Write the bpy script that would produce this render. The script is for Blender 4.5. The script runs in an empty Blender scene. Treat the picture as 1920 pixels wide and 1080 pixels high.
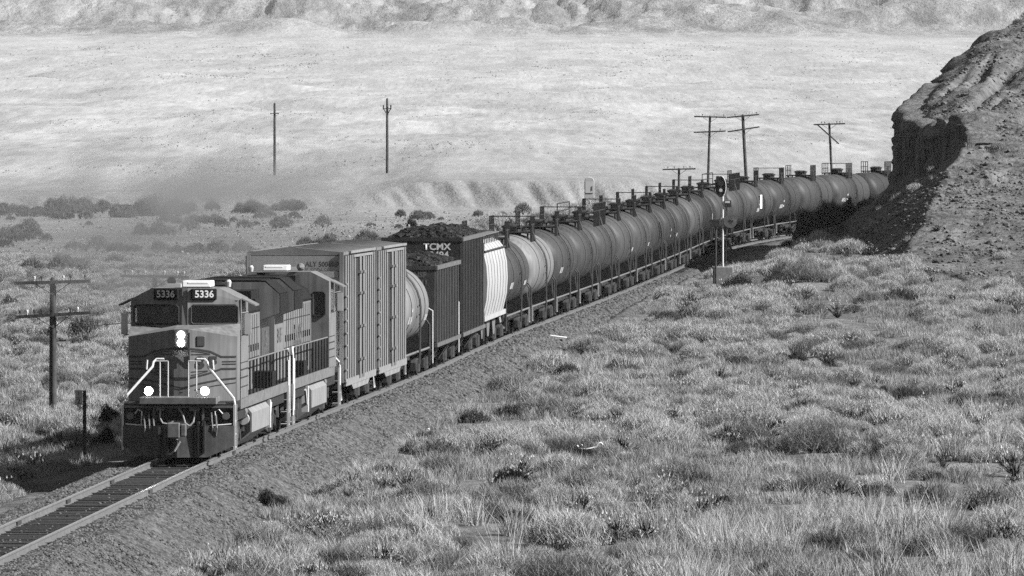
import bpy, bmesh, math, random
import numpy as np
from mathutils import Matrix, Vector
R = math.radians
sc = bpy.context.scene
COL = sc.collection
rng = np.random.default_rng(5)
random.seed(5)

# ------------------------------------------------------------------ camera, sky, sun, exposure
EYE, FPX, HOR = 9.8, 16500.0, 205.0            # eye height above the rails, focal length in px of a 1920 wide frame, horizon row
cd = bpy.data.cameras.new('camera')
cam = bpy.data.objects.new('camera', cd); COL.objects.link(cam)
cd.sensor_width = 36.0; cd.lens = 36.0 * FPX / 1920.0
cd.clip_start = 1.0; cd.clip_end = 40000.0
cam.location = (0, 0, EYE)
cam.rotation_euler = (R(90) - math.atan((540 - HOR) / FPX), 0, 0)
sc.camera = cam
SUN_EL, SUN_FRONT = R(36), R(12)               # the sun stands to the right, a little towards the camera
sv = Vector((math.cos(SUN_EL) * math.cos(SUN_FRONT), -math.cos(SUN_EL) * math.sin(SUN_FRONT), math.sin(SUN_EL)))
w = bpy.data.worlds.new('World'); sc.world = w; w.use_nodes = True
nt = w.node_tree; nt.nodes.clear()
sky = nt.nodes.new('ShaderNodeTexSky'); sky.sky_type = 'NISHITA'; sky.sun_disc = False
sky.sun_elevation = SUN_EL; sky.sun_rotation = math.atan2(sv.x, sv.y)
bw = nt.nodes.new('ShaderNodeRGBToBW'); bg = nt.nodes.new('ShaderNodeBackground'); ow = nt.nodes.new('ShaderNodeOutputWorld')
bg.inputs[1].default_value = 0.05
nt.links.new(sky.outputs[0], bw.inputs[0]); nt.links.new(bw.outputs[0], bg.inputs[0]); nt.links.new(bg.outputs[0], ow.inputs[0])
ld = bpy.data.lights.new('sun', 'SUN'); ld.energy = 5.0; ld.angle = R(0.5); ld.color = (1, 1, 1)
sun = bpy.data.objects.new('sun', ld); COL.objects.link(sun); sun.rotation_euler = sv.to_track_quat('Z', 'Y').to_euler()
sun.location = (60, 200, 80)
vs = sc.view_settings; vs.view_transform = 'Standard'; vs.look = 'None'; vs.exposure = 0.72; vs.gamma = 1.0
sc.cycles.use_denoising = False
sc.cycles.max_bounces = 5; sc.cycles.diffuse_bounces = 0; sc.cycles.glossy_bounces = 2; sc.cycles.transparent_max_bounces = 12
sc.cycles.volume_bounces = 0

# ------------------------------------------------------------------ helpers
def smooth(a, b, x):
    t = np.clip((x - a) / (b - a), 0, 1); return t * t * (3 - 2 * t)
def hash2(ix, iy, seed):
    n = (ix.astype(np.int64) * 374761393 + iy.astype(np.int64) * 668265263 + seed * 974634777) & 0xffffffff
    n = ((n ^ (n >> 13)) * 1274126177) & 0xffffffff
    return ((n ^ (n >> 16)) & 0xffff) / 65535.0
def vnoise(x, y, seed=0):
    x = np.asarray(x, float); y = np.asarray(y, float)
    ix, iy = np.floor(x), np.floor(y); fx, fy = x - ix, y - iy
    fx = fx * fx * (3 - 2 * fx); fy = fy * fy * (3 - 2 * fy)
    a, b = hash2(ix, iy, seed), hash2(ix + 1, iy, seed); c, d = hash2(ix, iy + 1, seed), hash2(ix + 1, iy + 1, seed)
    return (a + (b - a) * fx) * (1 - fy) + (c + (d - c) * fx) * fy
def fbm(x, y, seed=0, octs=4, gain=.5):
    v, amp, tot = 0, 1, 0
    for k in range(octs):
        v = v + amp * (vnoise(x * 2 ** k, y * 2 ** k, seed + k * 17) - .5); tot += amp; amp *= gain
    return v / tot * 2                                   # about -1 .. 1
def ridged(x, y, seed=0, octs=4):
    v, amp, tot = 0, 1, 0
    for k in range(octs):
        v = v + amp * (1 - np.abs(2 * vnoise(x * 2 ** k, y * 2 ** k, seed + k * 31) - 1)); tot += amp; amp *= .55
    return v / tot
def fine_curve(xs, ys, width=40):
    g = np.arange(100, 1201, 1.0); v = np.interp(g, xs, ys)
    k = np.ones(width) / width; p = np.concatenate([np.full(width, v[0]), v, np.full(width, v[-1])])
    return g, np.convolve(p, k, 'same')[width:-width]

# track: heading, lateral position and rail height by distance
GD, SL = fine_curve([100, 200, 240, 300, 380, 420, 470, 560, 600, 640, 680, 760, 900], [.05, .046, .043, .049, .062, .072, .068, .061, .084, .13, .2, .34, .6], 24)
XI = np.concatenate([[0], np.cumsum((SL[1:] + SL[:-1]) / 2)]); XI = XI - np.interp(240, GD, XI) - 9.12
_, ZT = fine_curve([100, 190, 240, 285, 320, 345, 380, 450, 560, 620, 680, 800], [.4, .33, .2, -.1, -.33, -.42, -.36, -.27, -.15, .15, .42, .6], 30)
ARC = np.concatenate([[0], np.cumsum(np.sqrt(1 + SL[1:] ** 2))]); ARC = ARC - np.interp(240, GD, ARC)
def xc(d): return np.interp(d, GD, XI)
def zr(d): return np.interp(d, GD, ZT)
def sl(d): return np.interp(d, GD, SL)
def d_of_arc(a): return float(np.interp(a, ARC, GD))

def base_height(X, D):
    """natural ground without ballast and without the rocky hill"""
    X = np.asarray(X, float); D = np.asarray(D, float)
    tr = np.where(D < 900, 1.0, 0.0)
    lat = X - xc(D)
    zt = zr(D)
    right = zt * .6 - 1.0 + 1.9 * smooth(385, 490, D) * smooth(6.0, 10.5, lat) + .8 * smooth(390, 490, D) + (.15 + .15 * smooth(3.5, 7, lat)) * fbm(X / 5, D / 9, 3) + .07 * fbm(X / 2.2, D / 3, 13, 3)
    right = right - .6 * np.exp(-((lat - 4.8) / 1.1) ** 2) * smooth(522, 560, D)      # side ditch at the mouth of the cut
    left = np.interp(lat, [-60, -40, -12, -4, 0], [-2.8, -2.6, -2.0, -.75, -.6]) + zt * .5 + .22 * fbm(X / 10, D / 18, 8)
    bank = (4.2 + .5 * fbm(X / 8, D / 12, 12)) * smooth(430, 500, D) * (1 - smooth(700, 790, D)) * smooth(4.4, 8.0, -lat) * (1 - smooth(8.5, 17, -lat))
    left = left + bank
    near = np.where(lat > 0, right, left)
    plain = np.interp(D, [0, 1080, 1500, 2000, 3000, 4500, 6000, 7000, 7600, 8200, 9000, 10500, 14000],
                      [-2.6, -2.6, -.6, 2.2, 11, 30, 52, 68, 80, 105, 160, 300, 420])
    edge = 1118 + 8 * fbm(X / 22, X * 0 + 3, 21, 2) + 3.8 * (ridged((X + .12 * D) / 3.1, D / 90 + 1.5, 23, 2) - .6) + 2.4 * (ridged((X + .2 * D) / 1.5, D / 60 + 7.5, 24, 2) - .6)
    mask = smooth(-22, -9, X) * (1 - smooth(14, 34, X))
    mask = mask + (1 - mask) * smooth(1160, 1650, D)
    plain = plain + (3.3 * smooth(-10, 8, D - edge) * (.4 + .6 * mask)) * (1 - smooth(1500, 4600, D))
    plain = plain + fbm(X / 26, D / 150, 6, 5) * 1.9 * smooth(1150, 1600, D) * (1 - smooth(2600, 4000, D)) + fbm(X / 60, D / 160, 5, 4) * (.5 * smooth(650, 1000, D) + 2.2 * smooth(1600, 4000, D) * (1 - smooth(5600, 6600, D)))
    gully = ridged(X / 130, D / 520, 41, 3); plain = plain - 3.0 * smooth(.62, .9, gully) * smooth(2200, 3200, D) * (1 - smooth(4300, 5600, D))
    m = smooth(7000, 8300, D)
    plain = plain + m * (7 * (ridged(X / 15 + 1.6 * fbm(X / 50, D / 260, 15), D / 500, 63, 4) - .5) + 20 * (ridged(X / 52 + 1.1 * fbm(X / 70, D / 260, 14), D / 560, 62, 5) - .5) + 70 * (ridged(X / 260 + .2 * fbm(X / 80, D / 80, 4), D / 900, 61, 5) - .55)) + smooth(6700, 7300, D) * (1 - smooth(7800, 9000, D)) * 16 * smooth(.0, .8, fbm(X / 120 + 3, D / 420, 71, 3))
    k = smooth(640, 900, D)
    return near * (1 - k) + plain * k

def wall_x(d): return np.interp(d - 5, [440, 480, 505, 515, 530, 540, 550, 556, 570, 585, 600, 640, 760], [31.6, 28.0, 26.8, 26.65, 25.95, 25.2, 24.5, 24.8, 27.2, 31.0, 34.8, 46, 60])
def hill_height(X, D):
    X = np.asarray(X, float); D = np.asarray(D, float)
    Dn = D + 7 * fbm(X / 9, D / 22, 91, 3) - .12 * (X - 26)
    nat = np.interp(Dn, [440, 466, 480, 495, 505, 515, 532, 552, 570, 600, 640, 720], [.9, 1.3, 2.6, 5.4, 7.6, 9.0, 10.3, 11.1, 12.9, 17.6, 20.0, 21])
    hi = smooth(466, 500, D)
    nat = nat + hi * (.22 * fbm(X / 4.0, D / 9, 95, 5) + .20 * fbm(X / 1.0, D / 2.2, 96, 4))
    gul = ridged(X / 6 - D / 34, D / 46, 97, 3); nat = nat - .7 * smooth(.72, .95, gul) * hi
    q = nat + .5 * fbm(X / 5, D / 12, 92, 3); st = q / 1.3; frac = st - np.floor(st)                     # rock ledges here and there
    led = smooth(.45, .75, fbm(X / 7 + 9, D / 15, 93, 3) + .35) * hi
    nat = nat + led * .5 * (smooth(.3, .6, frac) - frac)
    u = X - (wall_x(D) + .6 * fbm(X * 0, D / 4, 99, 4))
    nat = nat - 2.6 * np.exp(-np.maximum(u, 0) / 2.0) * smooth(522, 552, D) - .5 * smooth(515, 540, D) * (1 - smooth(565, 590, D))
    talus = np.interp(D, [440, 480, 505, 515, 530, 550, 622, 660], [5.5, 8.0, 8.6, 7.1, 5.8, 5.4, 5.0, 5.0]) + .80 * np.minimum(u, 0) + .25 * fbm(X / 2, D / 4, 101, 4)
    wz = np.clip((u + .35) / .9, 0, 1); wall = talus + (wz * .35 + .65 * np.round(wz * 7 + .5 * fbm(X * 2, D / 3, 104, 2)) / 7) * 30
    return np.minimum(nat, wall)

def ground_z(x, d):
    z = float(base_height(np.array([x]), np.array([d]))[0])
    if d < 760 and x > xc(d) + 5: z = max(z, float(hill_height(np.array([x]), np.array([d]))[0]) if 450 < d < 720 else z)
    lat = abs(x - float(xc(d)))
    if d < 800: z = max(z, min(float(zr(d)) - .2, float(zr(d)) - .2 - (lat - 1.85) / 1.75))
    return z
def at_ground(px, py, d0=170, d1=2600):
    """where the ground lies along a ray of the photograph"""
    ds = np.arange(d0, d1, .5); xs = (px - 960) / FPX * ds
    zz = base_height(xs, ds)
    lat = np.abs(xs - xc(ds)); zz = np.where(ds < 800, np.maximum(zz, zr(ds) - .2 - np.maximum(0, (lat - 1.85) / 1.75)), zz)
    h = np.where((ds > 450) & (ds < 720) & (xs > xc(ds) + 5), hill_height(xs, ds), -99); zz = np.maximum(zz, h)
    ray = EYE - (py - HOR) / FPX * ds
    k = np.argmax(zz >= ray)
    return float(xs[k]), float(ds[k]), float(zz[k])

# ------------------------------------------------------------------ materials (a black-and-white place: every colour is a grey)
def node(t, typ, **kw):
    n = t.nodes.new(typ)
    for k, v in kw.items(): setattr(n, k, v)
    return n
def mat(name, g, rough=.6, var=.18, scale=3.0, metallic=0.0, streak=0.0, bump=0.0, bscale=40.0, spec=.4, coords='Object'):
    m = bpy.data.materials.new(name); m.use_nodes = True; t = m.node_tree; p = t.nodes['Principled BSDF']
    p.inputs['Roughness'].default_value = rough; p.inputs['Metallic'].default_value = metallic
    p.inputs['Specular IOR Level'].default_value = spec
    tc = node(t, 'ShaderNodeTexCoord')
    n = node(t, 'ShaderNodeTexNoise'); n.inputs['Scale'].default_value = scale; n.inputs['Detail'].default_value = 6
    t.links.new(tc.outputs[coords], n.inputs['Vector'])
    mr = node(t, 'ShaderNodeMapRange'); mr.inputs[1].default_value = .3; mr.inputs[2].default_value = .7
    mr.inputs[3].default_value = g * (1 - var); mr.inputs[4].default_value = g * (1 + var)
    t.links.new(n.outputs[0], mr.inputs[0]); out = mr.outputs[0]
    if streak:                                                       # rain streaks and grime running down
        mp = node(t, 'ShaderNodeMapping'); mp.inputs['Scale'].default_value = (5, 5, .25); t.links.new(tc.outputs[coords], mp.inputs[0])
        n2 = node(t, 'ShaderNodeTexNoise'); n2.inputs['Scale'].default_value = 1.6; n2.inputs['Detail'].default_value = 4; t.links.new(mp.outputs[0], n2.inputs['Vector'])
        m2 = node(t, 'ShaderNodeMapRange'); m2.inputs[1].default_value = .35; m2.inputs[2].default_value = .65; m2.inputs[3].default_value = 1 - streak; m2.inputs[4].default_value = 1 + streak * .3
        t.links.new(n2.outputs[0], m2.inputs[0])
        mu = node(t, 'ShaderNodeMath', operation='MULTIPLY'); t.links.new(out, mu.inputs[0]); t.links.new(m2.outputs[0], mu.inputs[1]); out = mu.outputs[0]
    t.links.new(out, p.inputs['Base Color'])
    if bump:
        n3 = node(t, 'ShaderNodeTexNoise'); n3.inputs['Scale'].default_value = bscale; n3.inputs['Detail'].default_value = 5; t.links.new(tc.outputs[coords], n3.inputs['Vector'])
        b = node(t, 'ShaderNodeBump'); b.inputs['Strength'].default_value = 1.0; b.inputs['Distance'].default_value = bump
        t.links.new(n3.outputs[0], b.inputs['Height']); t.links.new(b.outputs[0], p.inputs['Normal'])
    return m
M = {
 'paint': mat('body_paint', .205, .5, .16, 1.6, streak=.28), 'roof': mat('dark_roof_paint', .018, .85, .3, 3, spec=.12), 'black': mat('black_underframe', .022, .7, .5, 4),
 'stripe': mat('stripe_paint', .03, .5, .2), 'white': mat('white_enamel', .75, .4, .06), 'silver': mat('silver_paint', .62, .4, .1),
 'grey': mat('grey_steel', .16, .55, .3, 5), 'tankside': mat('fuel_tank_paint', .27, .55, .12, 2, streak=.2), 'interior': mat('cab_lining', .02, .8, .1),
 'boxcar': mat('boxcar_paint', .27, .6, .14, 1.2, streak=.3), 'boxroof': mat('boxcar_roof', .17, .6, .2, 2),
 'boxdark': mat('rib_shade_and_seam', .035, .7, .3, 2), 'boxdoor': mat('boxcar_door_paint', .13, .6, .2, 2, streak=.3), 'boxsill': mat('boxcar_sill_paint', .26, .6, .25, 3, streak=.2), 'boxend': mat('boxcar_end_paint', .30, .6, .1, 2, streak=.2), 'hopperwhite': mat('hopper_paint', .45, .55, .08, 1.5, streak=.22), 'coalcar': mat('coal_car_paint', .062, .65, .25, 2, streak=.3),
 'coalcar2': mat('dark_coal_car_paint', .036, .65, .25, 2, streak=.3), 'coal': mat('coal', .018, .55, .6, 6, bump=.05, bscale=14, spec=.25),
 'rust': mat('truck_iron', .045, .75, .5, 6), 'wheel': mat('wheel_iron', .06, .6, .5, 6), 'tread': mat('polished_steel', .5, .3, .1, metallic=.6),
 'rail': mat('rail_steel', .15, .55, .2, 3), 'railtop': mat('rail_running_surface', .62, .28, .1, metallic=.7),
 'wood': mat('creosoted_wood', .055, .8, .4, 8, streak=.4, bump=.01), 'polewood': mat('weathered_pole_wood', .07, .85, .4, 4, streak=.5),
 'tie': mat('old_tie_wood', .035, .9, .5, 9, bump=.01), 'insulator': mat('insulator_glass', .75, .2, .1), 'concrete': mat('concrete', .3, .85, .2, 6),
 'signwhite': mat('sign_face', .6, .6, .1), 'bone': mat('bleached_wood', .75, .8, .15), 'rock': mat('pale_stone', .55, .85, .25, 5, bump=.03, bscale=8),
 'iron': mat('dark_iron', .03, .6, .3), 'shirt': mat('dark_shirt', .05, .9, .2), 'skin': mat('skin_tone', .3, .6, .1), 'mark': mat('white_marking', .85, .6, .1),
 'fadedmark': mat('faded_stencil', .5, .7, .35, 8), 'lensdark': mat('dark_lens', .05, .15, .1), 'greyletter': mat('grey_lettering', .13, .6, .1), 'wire': mat('old_wire', .06, .6, .1),
}
def emitter(name, s):
    m = bpy.data.materials.new(name); m.use_nodes = True; p = m.node_tree.nodes['Principled BSDF']
    p.inputs['Emission Color'].default_value = (1, 1, 1, 1); p.inputs['Emission Strength'].default_value = s; return m
M['lamp'] = emitter('lit_lamp', 30.0)
def glass_mat():
    m = bpy.data.materials.new('cab_glass'); m.use_nodes = True; t = m.node_tree; t.nodes.clear()
    o = node(t, 'ShaderNodeOutputMaterial'); mx = node(t, 'ShaderNodeMixShader'); tr = node(t, 'ShaderNodeBsdfTransparent'); gl = node(t, 'ShaderNodeBsdfGlossy'); fr = node(t, 'ShaderNodeFresnel')
    tr.inputs[0].default_value = (.92, .92, .92, 1); gl.inputs['Roughness'].default_value = .05; fr.inputs[0].default_value = 1.5
    t.links.new(fr.outputs[0], mx.inputs[0]); t.links.new(tr.outputs[0], mx.inputs[1]); t.links.new(gl.outputs[0], mx.inputs[2]); t.links.new(mx.outputs[0], o.inputs[0]); return m
M['glass'] = glass_mat()

def terrain_mat(name, lo, hi, s1, s2, bump, bscale, far_hi=None, stones=False):
    """patchy dry earth: two noise sizes in world metres, grain by bump"""
    m = bpy.data.materials.new(name); m.use_nodes = True; t = m.node_tree; p = t.nodes['Principled BSDF']
    p.inputs['Roughness'].default_value = .95; p.inputs['Specular IOR Level'].default_value = .1
    g = node(t, 'ShaderNodeNewGeometry')
    def noi(s, det=6, yscale=1.0):
        mp = node(t, 'ShaderNodeMapping'); mp.inputs['Scale'].default_value = (1, yscale, 1); t.links.new(g.outputs['Position'], mp.inputs[0])
        n = node(t, 'ShaderNodeTexNoise'); n.inputs['Scale'].default_value = s; n.inputs['Detail'].default_value = det; n.inputs['Roughness'].default_value = .62
        t.links.new(mp.outputs[0], n.inputs['Vector']); return n.outputs[0]
    a, b = noi(s1), noi(s2)
    ad = node(t, 'ShaderNodeMath', operation='ADD'); t.links.new(a, ad.inputs[0]); t.links.new(b, ad.inputs[1])
    mr = node(t, 'ShaderNodeMapRange'); mr.inputs[1].default_value = .78; mr.inputs[2].default_value = 1.22; mr.inputs[3].default_value = lo; mr.inputs[4].default_value = hi
    t.links.new(ad.outputs[0], mr.inputs[0]); out = mr.outputs[0]
    if far_hi:                                                        # the far desert pavement is a paler soil than the brushy strip along the line
        sx = node(t, 'ShaderNodeSeparateXYZ'); t.links.new(g.outputs['Position'], sx.inputs[0])
        wob = noi(.01, 3); wm = node(t, 'ShaderNodeMath', operation='MULTIPLY_ADD'); wm.inputs[1].default_value = 700; t.links.new(wob, wm.inputs[0]); t.links.new(sx.outputs[1], wm.inputs[2])
        f = node(t, 'ShaderNodeMapRange'); f.inputs[1].default_value = 1000; f.inputs[2].default_value = 1900; t.links.new(wm.outputs[0], f.inputs[0])
        la, lb = noi(.010, 9, .30), noi(.07, 9, .07)
        l2 = node(t, 'ShaderNodeMath', operation='ADD'); t.links.new(la, l2.inputs[0]); t.links.new(lb, l2.inputs[1])
        m3 = node(t, 'ShaderNodeMapRange'); m3.inputs[1].default_value = .78; m3.inputs[2].default_value = 1.22; m3.inputs[3].default_value = far_hi * .90; m3.inputs[4].default_value = far_hi * 1.17
        t.links.new(l2.outputs[0], m3.inputs[0])
        mn = noi(.03, 10, .12); mh = node(t, 'ShaderNodeMapRange'); mh.inputs[1].default_value = .36; mh.inputs[2].default_value = .64; mh.inputs[3].default_value = far_hi * .42; mh.inputs[4].default_value = far_hi * .92; t.links.new(mn, mh.inputs[0])
        fm = node(t, 'ShaderNodeMapRange'); fm.inputs[1].default_value = 7050; fm.inputs[2].default_value = 7700; t.links.new(wm.outputs[0], fm.inputs[0])          # the bluffs are a darker rock
        m4 = node(t, 'ShaderNodeMix'); m4.data_type = 'FLOAT'; t.links.new(fm.outputs[0], m4.inputs[0]); t.links.new(m3.outputs[0], m4.inputs[2]); t.links.new(mh.outputs[0], m4.inputs[3]); m3 = m4
        gr = noi(.55, 5, .03); gm = node(t, 'ShaderNodeMapRange'); gm.inputs[1].default_value = .36; gm.inputs[2].default_value = .64; gm.inputs[3].default_value = .84; gm.inputs[4].default_value = 1.12; t.links.new(gr, gm.inputs[0])   # single shrubs and bare spots
        g2 = noi(.04, 7, .03); gn = node(t, 'ShaderNodeMapRange'); gn.inputs[1].default_value = .40; gn.inputs[2].default_value = .60; gn.inputs[3].default_value = .90; gn.inputs[4].default_value = 1.07; t.links.new(g2, gn.inputs[0])
        m5 = node(t, 'ShaderNodeMath', operation='MULTIPLY'); t.links.new(m3.outputs[0], m5.inputs[0]); t.links.new(gm.outputs[0], m5.inputs[1])
        m6 = node(t, 'ShaderNodeMath', operation='MULTIPLY'); t.links.new(m5.outputs[0], m6.inputs[0]); t.links.new(gn.outputs[0], m6.inputs[1]); m3 = m6
        mx = node(t, 'ShaderNodeMix'); mx.data_type = 'FLOAT'; t.links.new(f.outputs[0], mx.inputs[0]); t.links.new(out, mx.inputs[2]); t.links.new(m3.outputs[0], mx.inputs[3]); out = mx.outputs[0]
    if stones:
        v = node(t, 'ShaderNodeTexVoronoi'); v.inputs['Scale'].default_value = bscale; t.links.new(g.outputs['Position'], v.inputs['Vector'])
        vr = node(t, 'ShaderNodeMapRange'); vr.inputs[3].default_value = .3; vr.inputs[4].default_value = 1.9; t.links.new(v.outputs['Color'], vr.inputs[0])
        mu = node(t, 'ShaderNodeMath', operation='MULTIPLY'); t.links.new(out, mu.inputs[0]); t.links.new(vr.outputs[0], mu.inputs[1]); out = mu.outputs[0]
        h = v.outputs['Distance']
    else: h = noi(bscale, 8)
    t.links.new(out, p.inputs['Base Color'])
    bp = node(t, 'ShaderNodeBump'); bp.inputs['Strength'].default_value = 1; bp.inputs['Distance'].default_value = bump; bp.invert = stones
    t.links.new(h, bp.inputs['Height']); t.links.new(bp.outputs[0], p.inputs['Normal'])
    if far_hi:                                                        # rills and broken rock on the bluffs, too fine for the mesh
        b2 = node(t, 'ShaderNodeBump'); b2.inputs['Distance'].default_value = 9.0; t.links.new(fm.outputs[0], b2.inputs['Strength']); t.links.new(noi(.055, 9, .25), b2.inputs['Height']); t.links.new(bp.outputs[0], b2.inputs['Normal']); t.links.new(b2.outputs[0], p.inputs['Normal'])
    return m
M['soil'] = terrain_mat('dry_soil', .10, .26, .09, .9, .25, 2.5, far_hi=.42)
M['ballast'] = terrain_mat('ballast_stone', .062, .115, .25, 2.0, .05, 8.0, stones=True)
M['rockface'] = terrain_mat('rocky_slope', .075, .24, .35, 2.6, .25, 3.2)

def leaf_mat(name, lo, hi, scale=.12, inst=True):
    m = bpy.data.materials.new(name); m.use_nodes = True; t = m.node_tree; t.nodes.clear()
    o = node(t, 'ShaderNodeOutputMaterial'); d = node(t, 'ShaderNodeBsdfDiffuse'); tl = node(t, 'ShaderNodeBsdfTranslucent'); mx = node(t, 'ShaderNodeMixShader'); mx.inputs[0].default_value = .25
    g = node(t, 'ShaderNodeNewGeometry'); n = node(t, 'ShaderNodeTexNoise'); n.inputs['Scale'].default_value = scale; n.inputs['Detail'].default_value = 4; t.links.new(g.outputs['Position'], n.inputs['Vector'])
    oi = node(t, 'ShaderNodeObjectInfo'); a = node(t, 'ShaderNodeMath', operation='MULTIPLY_ADD'); a.inputs[1].default_value = (.35 if inst is True else inst) if inst else 0.0; t.links.new(oi.outputs['Random'], a.inputs[0]); t.links.new(n.outputs[0], a.inputs[2])
    mr = node(t, 'ShaderNodeMapRange'); mr.inputs[1].default_value = .38; mr.inputs[2].default_value = .92; mr.inputs[3].default_value = lo; mr.inputs[4].default_value = hi
    t.links.new(a.outputs[0], mr.inputs[0])
    for s in (d, tl): t.links.new(mr.outputs[0], s.inputs[0])
    t.links.new(d.outputs[0], mx.inputs[1]); t.links.new(tl.outputs[0], mx.inputs[2]); t.links.new(mx.outputs[0], o.inputs[0]); return m
M['grass'] = leaf_mat('dry_grass', .20, .56)
M['sage'] = leaf_mat('sagebrush_leaf', .17, .60, .16, .7)
M['farbrush'] = leaf_mat('pale_desert_brush', .38, .66, .05, .5)
M['hazebush'] = leaf_mat('hazed_bush_leaf', .13, .30, .3, False)  # paler greys paint the smoke haze into the valley bush leaves
M['bankshade'] = leaf_mat('bank_brush_leaf', .04, .22, .2, .4)  # dark greys paint the train's shade into the bank leaves
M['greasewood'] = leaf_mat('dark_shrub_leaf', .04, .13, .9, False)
M['palegrass'] = leaf_mat('pale_tall_grass', .35, .65)
M['scree'] = leaf_mat('loose_rock', .05, .30, .5)
M['ballaststone'] = leaf_mat('crushed_stone', .03, .22, 1.5, .6)
M['darksage'] = leaf_mat('dark_scrub_leaf', .035, .16, .3, .5)
M['scrubleaf'] = leaf_mat('far_scrub_leaf', .16, .36, .02, .5)
M['twig'] = mat('twig_bark', .05, .9, .3)

# ------------------------------------------------------------------ mesh builder
class MB:
    def __init__(s): s.v, s.f, s.m = [], [], []
    def add(s, vs, fs, mi=0):
        o = len(s.v); s.v += [tuple(p) for p in vs]; s.f += [tuple(i + o for i in f) for f in fs]; s.m += [mi] * len(fs); return s
    def box(s, x0, x1, y0, y1, z0, z1, mi=0):
        return s.add([(x0, y0, z0), (x1, y0, z0), (x1, y1, z0), (x0, y1, z0), (x0, y0, z1), (x1, y0, z1), (x1, y1, z1), (x0, y1, z1)],
                     [(3, 2, 1, 0), (4, 5, 6, 7), (0, 1, 5, 4), (1, 2, 6, 5), (2, 3, 7, 6), (3, 0, 4, 7)], mi)
    def quad(s, a, b, c, d, mi=0): return s.add([a, b, c, d], [(0, 1, 2, 3)], mi)
    def prism(s, poly, y0, y1, mi=0):                                # outline in x,z run along y
        n = len(poly); vs = [(x, y0, z) for x, z in poly] + [(x, y1, z) for x, z in poly]
        return s.add(vs, [tuple(range(n)), tuple(range(2 * n - 1, n - 1, -1))] + [(i, i + n, (i + 1) % n + n, (i + 1) % n) for i in range(n)], mi)
    def prismx(s, poly, x0, x1, mi=0):                               # outline in y,z run along x
        n = len(poly); vs = [(x0, y, z) for y, z in poly] + [(x1, y, z) for y, z in poly]
        return s.add(vs, [tuple(range(n - 1, -1, -1)), tuple(range(n, 2 * n))] + [(i, (i + 1) % n, (i + 1) % n + n, i + n) for i in range(n)], mi)
    def tube(s, pts, r, n=6, mi=0, r1=None):
        pts = [Vector(p) for p in pts]; rings = []
        for i, p in enumerate(pts):
            d = (pts[min(i + 1, len(pts) - 1)] - pts[max(i - 1, 0)]).normalized()
            a = d.cross(Vector((0, 0, 1))) if abs(d.z) < .9 else d.cross(Vector((1, 0, 0))); a.normalize(); b = d.cross(a)
            rr = r if r1 is None else r + (r1 - r) * i / (len(pts) - 1)
            rings.append([p + a * rr * math.cos(2 * math.pi * k / n) + b * rr * math.sin(2 * math.pi * k / n) for k in range(n)])
        vs = [q for ring in rings for q in ring]; fs = []
        for i in range(len(pts) - 1):
            for k in range(n): fs.append((i * n + k, i * n + (k + 1) % n, (i + 1) * n + (k + 1) % n, (i + 1) * n + k))
        fs += [tuple(range(n - 1, -1, -1)), tuple(range((len(pts) - 1) * n, len(pts) * n))]
        return s.add(vs, fs, mi)
    def lathe(s, prof, axis='y', c=(0, 0, 0), n=16, mi=0):           # prof: (position along the axis, radius)
        vs, fs = [], []
        for a, r in prof:
            for k in range(n):
                u, q = r * math.cos(2 * math.pi * k / n), r * math.sin(2 * math.pi * k / n)
                p = {'x': (a, u, q), 'y': (u, a, q), 'z': (u, q, a)}[axis]; vs.append((p[0] + c[0], p[1] + c[1], p[2] + c[2]))
        for i in range(len(prof) - 1):
            for k in range(n): fs.append((i * n + k, i * n + (k + 1) % n, (i + 1) * n + (k + 1) % n, (i + 1) * n + k))
        fs += [tuple(range(n - 1, -1, -1)), tuple(range((len(prof) - 1) * n, len(prof) * n))]
        return s.add(vs, fs, mi)
    def holed(s, o, ux, uy, W, H, holes, mi=0):                      # flat wall W x H from corner o along ux, uy with rectangular openings
        o, ux, uy = Vector(o), Vector(ux), Vector(uy)
        xs = sorted({0, W} | {h[0] for h in holes} | {h[1] for h in holes}); ys = sorted({0, H} | {h[2] for h in holes} | {h[3] for h in holes})
        for i in range(len(xs) - 1):
            for j in range(len(ys) - 1):
                mx, my = (xs[i] + xs[i + 1]) / 2, (ys[j] + ys[j + 1]) / 2
                if any(h[0] < mx < h[1] and h[2] < my < h[3] for h in holes): continue
                s.quad(o + ux * xs[i] + uy * ys[j], o + ux * xs[i + 1] + uy * ys[j], o + ux * xs[i + 1] + uy * ys[j + 1], o + ux * xs[i] + uy * ys[j + 1], mi)
        return s
    def build(s, name, mats, parent=None, smooth_angle=None, bevel=0):
        me = bpy.data.meshes.new(name); me.from_pydata(s.v, [], s.f)
        for m in (mats if isinstance(mats, (list, tuple)) else [mats]): me.materials.append(M[m] if isinstance(m, str) else m)
        me.polygons.foreach_set('material_index', s.m)
        if smooth_angle:
            me.polygons.foreach_set('use_smooth', [True] * len(me.polygons)); me.set_sharp_from_angle(angle=R(smooth_angle))
        me.update()
        o = bpy.data.objects.new(name, me); COL.objects.link(o); o.parent = parent
        if bevel:
            b = o.modifiers.new('bevel', 'BEVEL'); b.width = bevel; b.segments = 2; b.limit_method = 'ANGLE'
        return o
def tag(o, label=None, cat=None, group=None, kind=None):
    for k, v in (('label', label), ('category', cat), ('group', group), ('kind', kind)):
        if v: o[k] = v
    return o
def empty(name, loc=(0, 0, 0), rz=0, rx=0):
    o = bpy.data.objects.new(name, None); COL.objects.link(o); o.location = loc; o.rotation_euler = (rx, 0, rz); o.empty_display_size = .3; return o
def copy_tree(o, parent=None):
    c = o.copy(); COL.objects.link(c); c.parent = parent
    for ch in list(o.children): copy_tree(ch, c)
    return c
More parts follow.
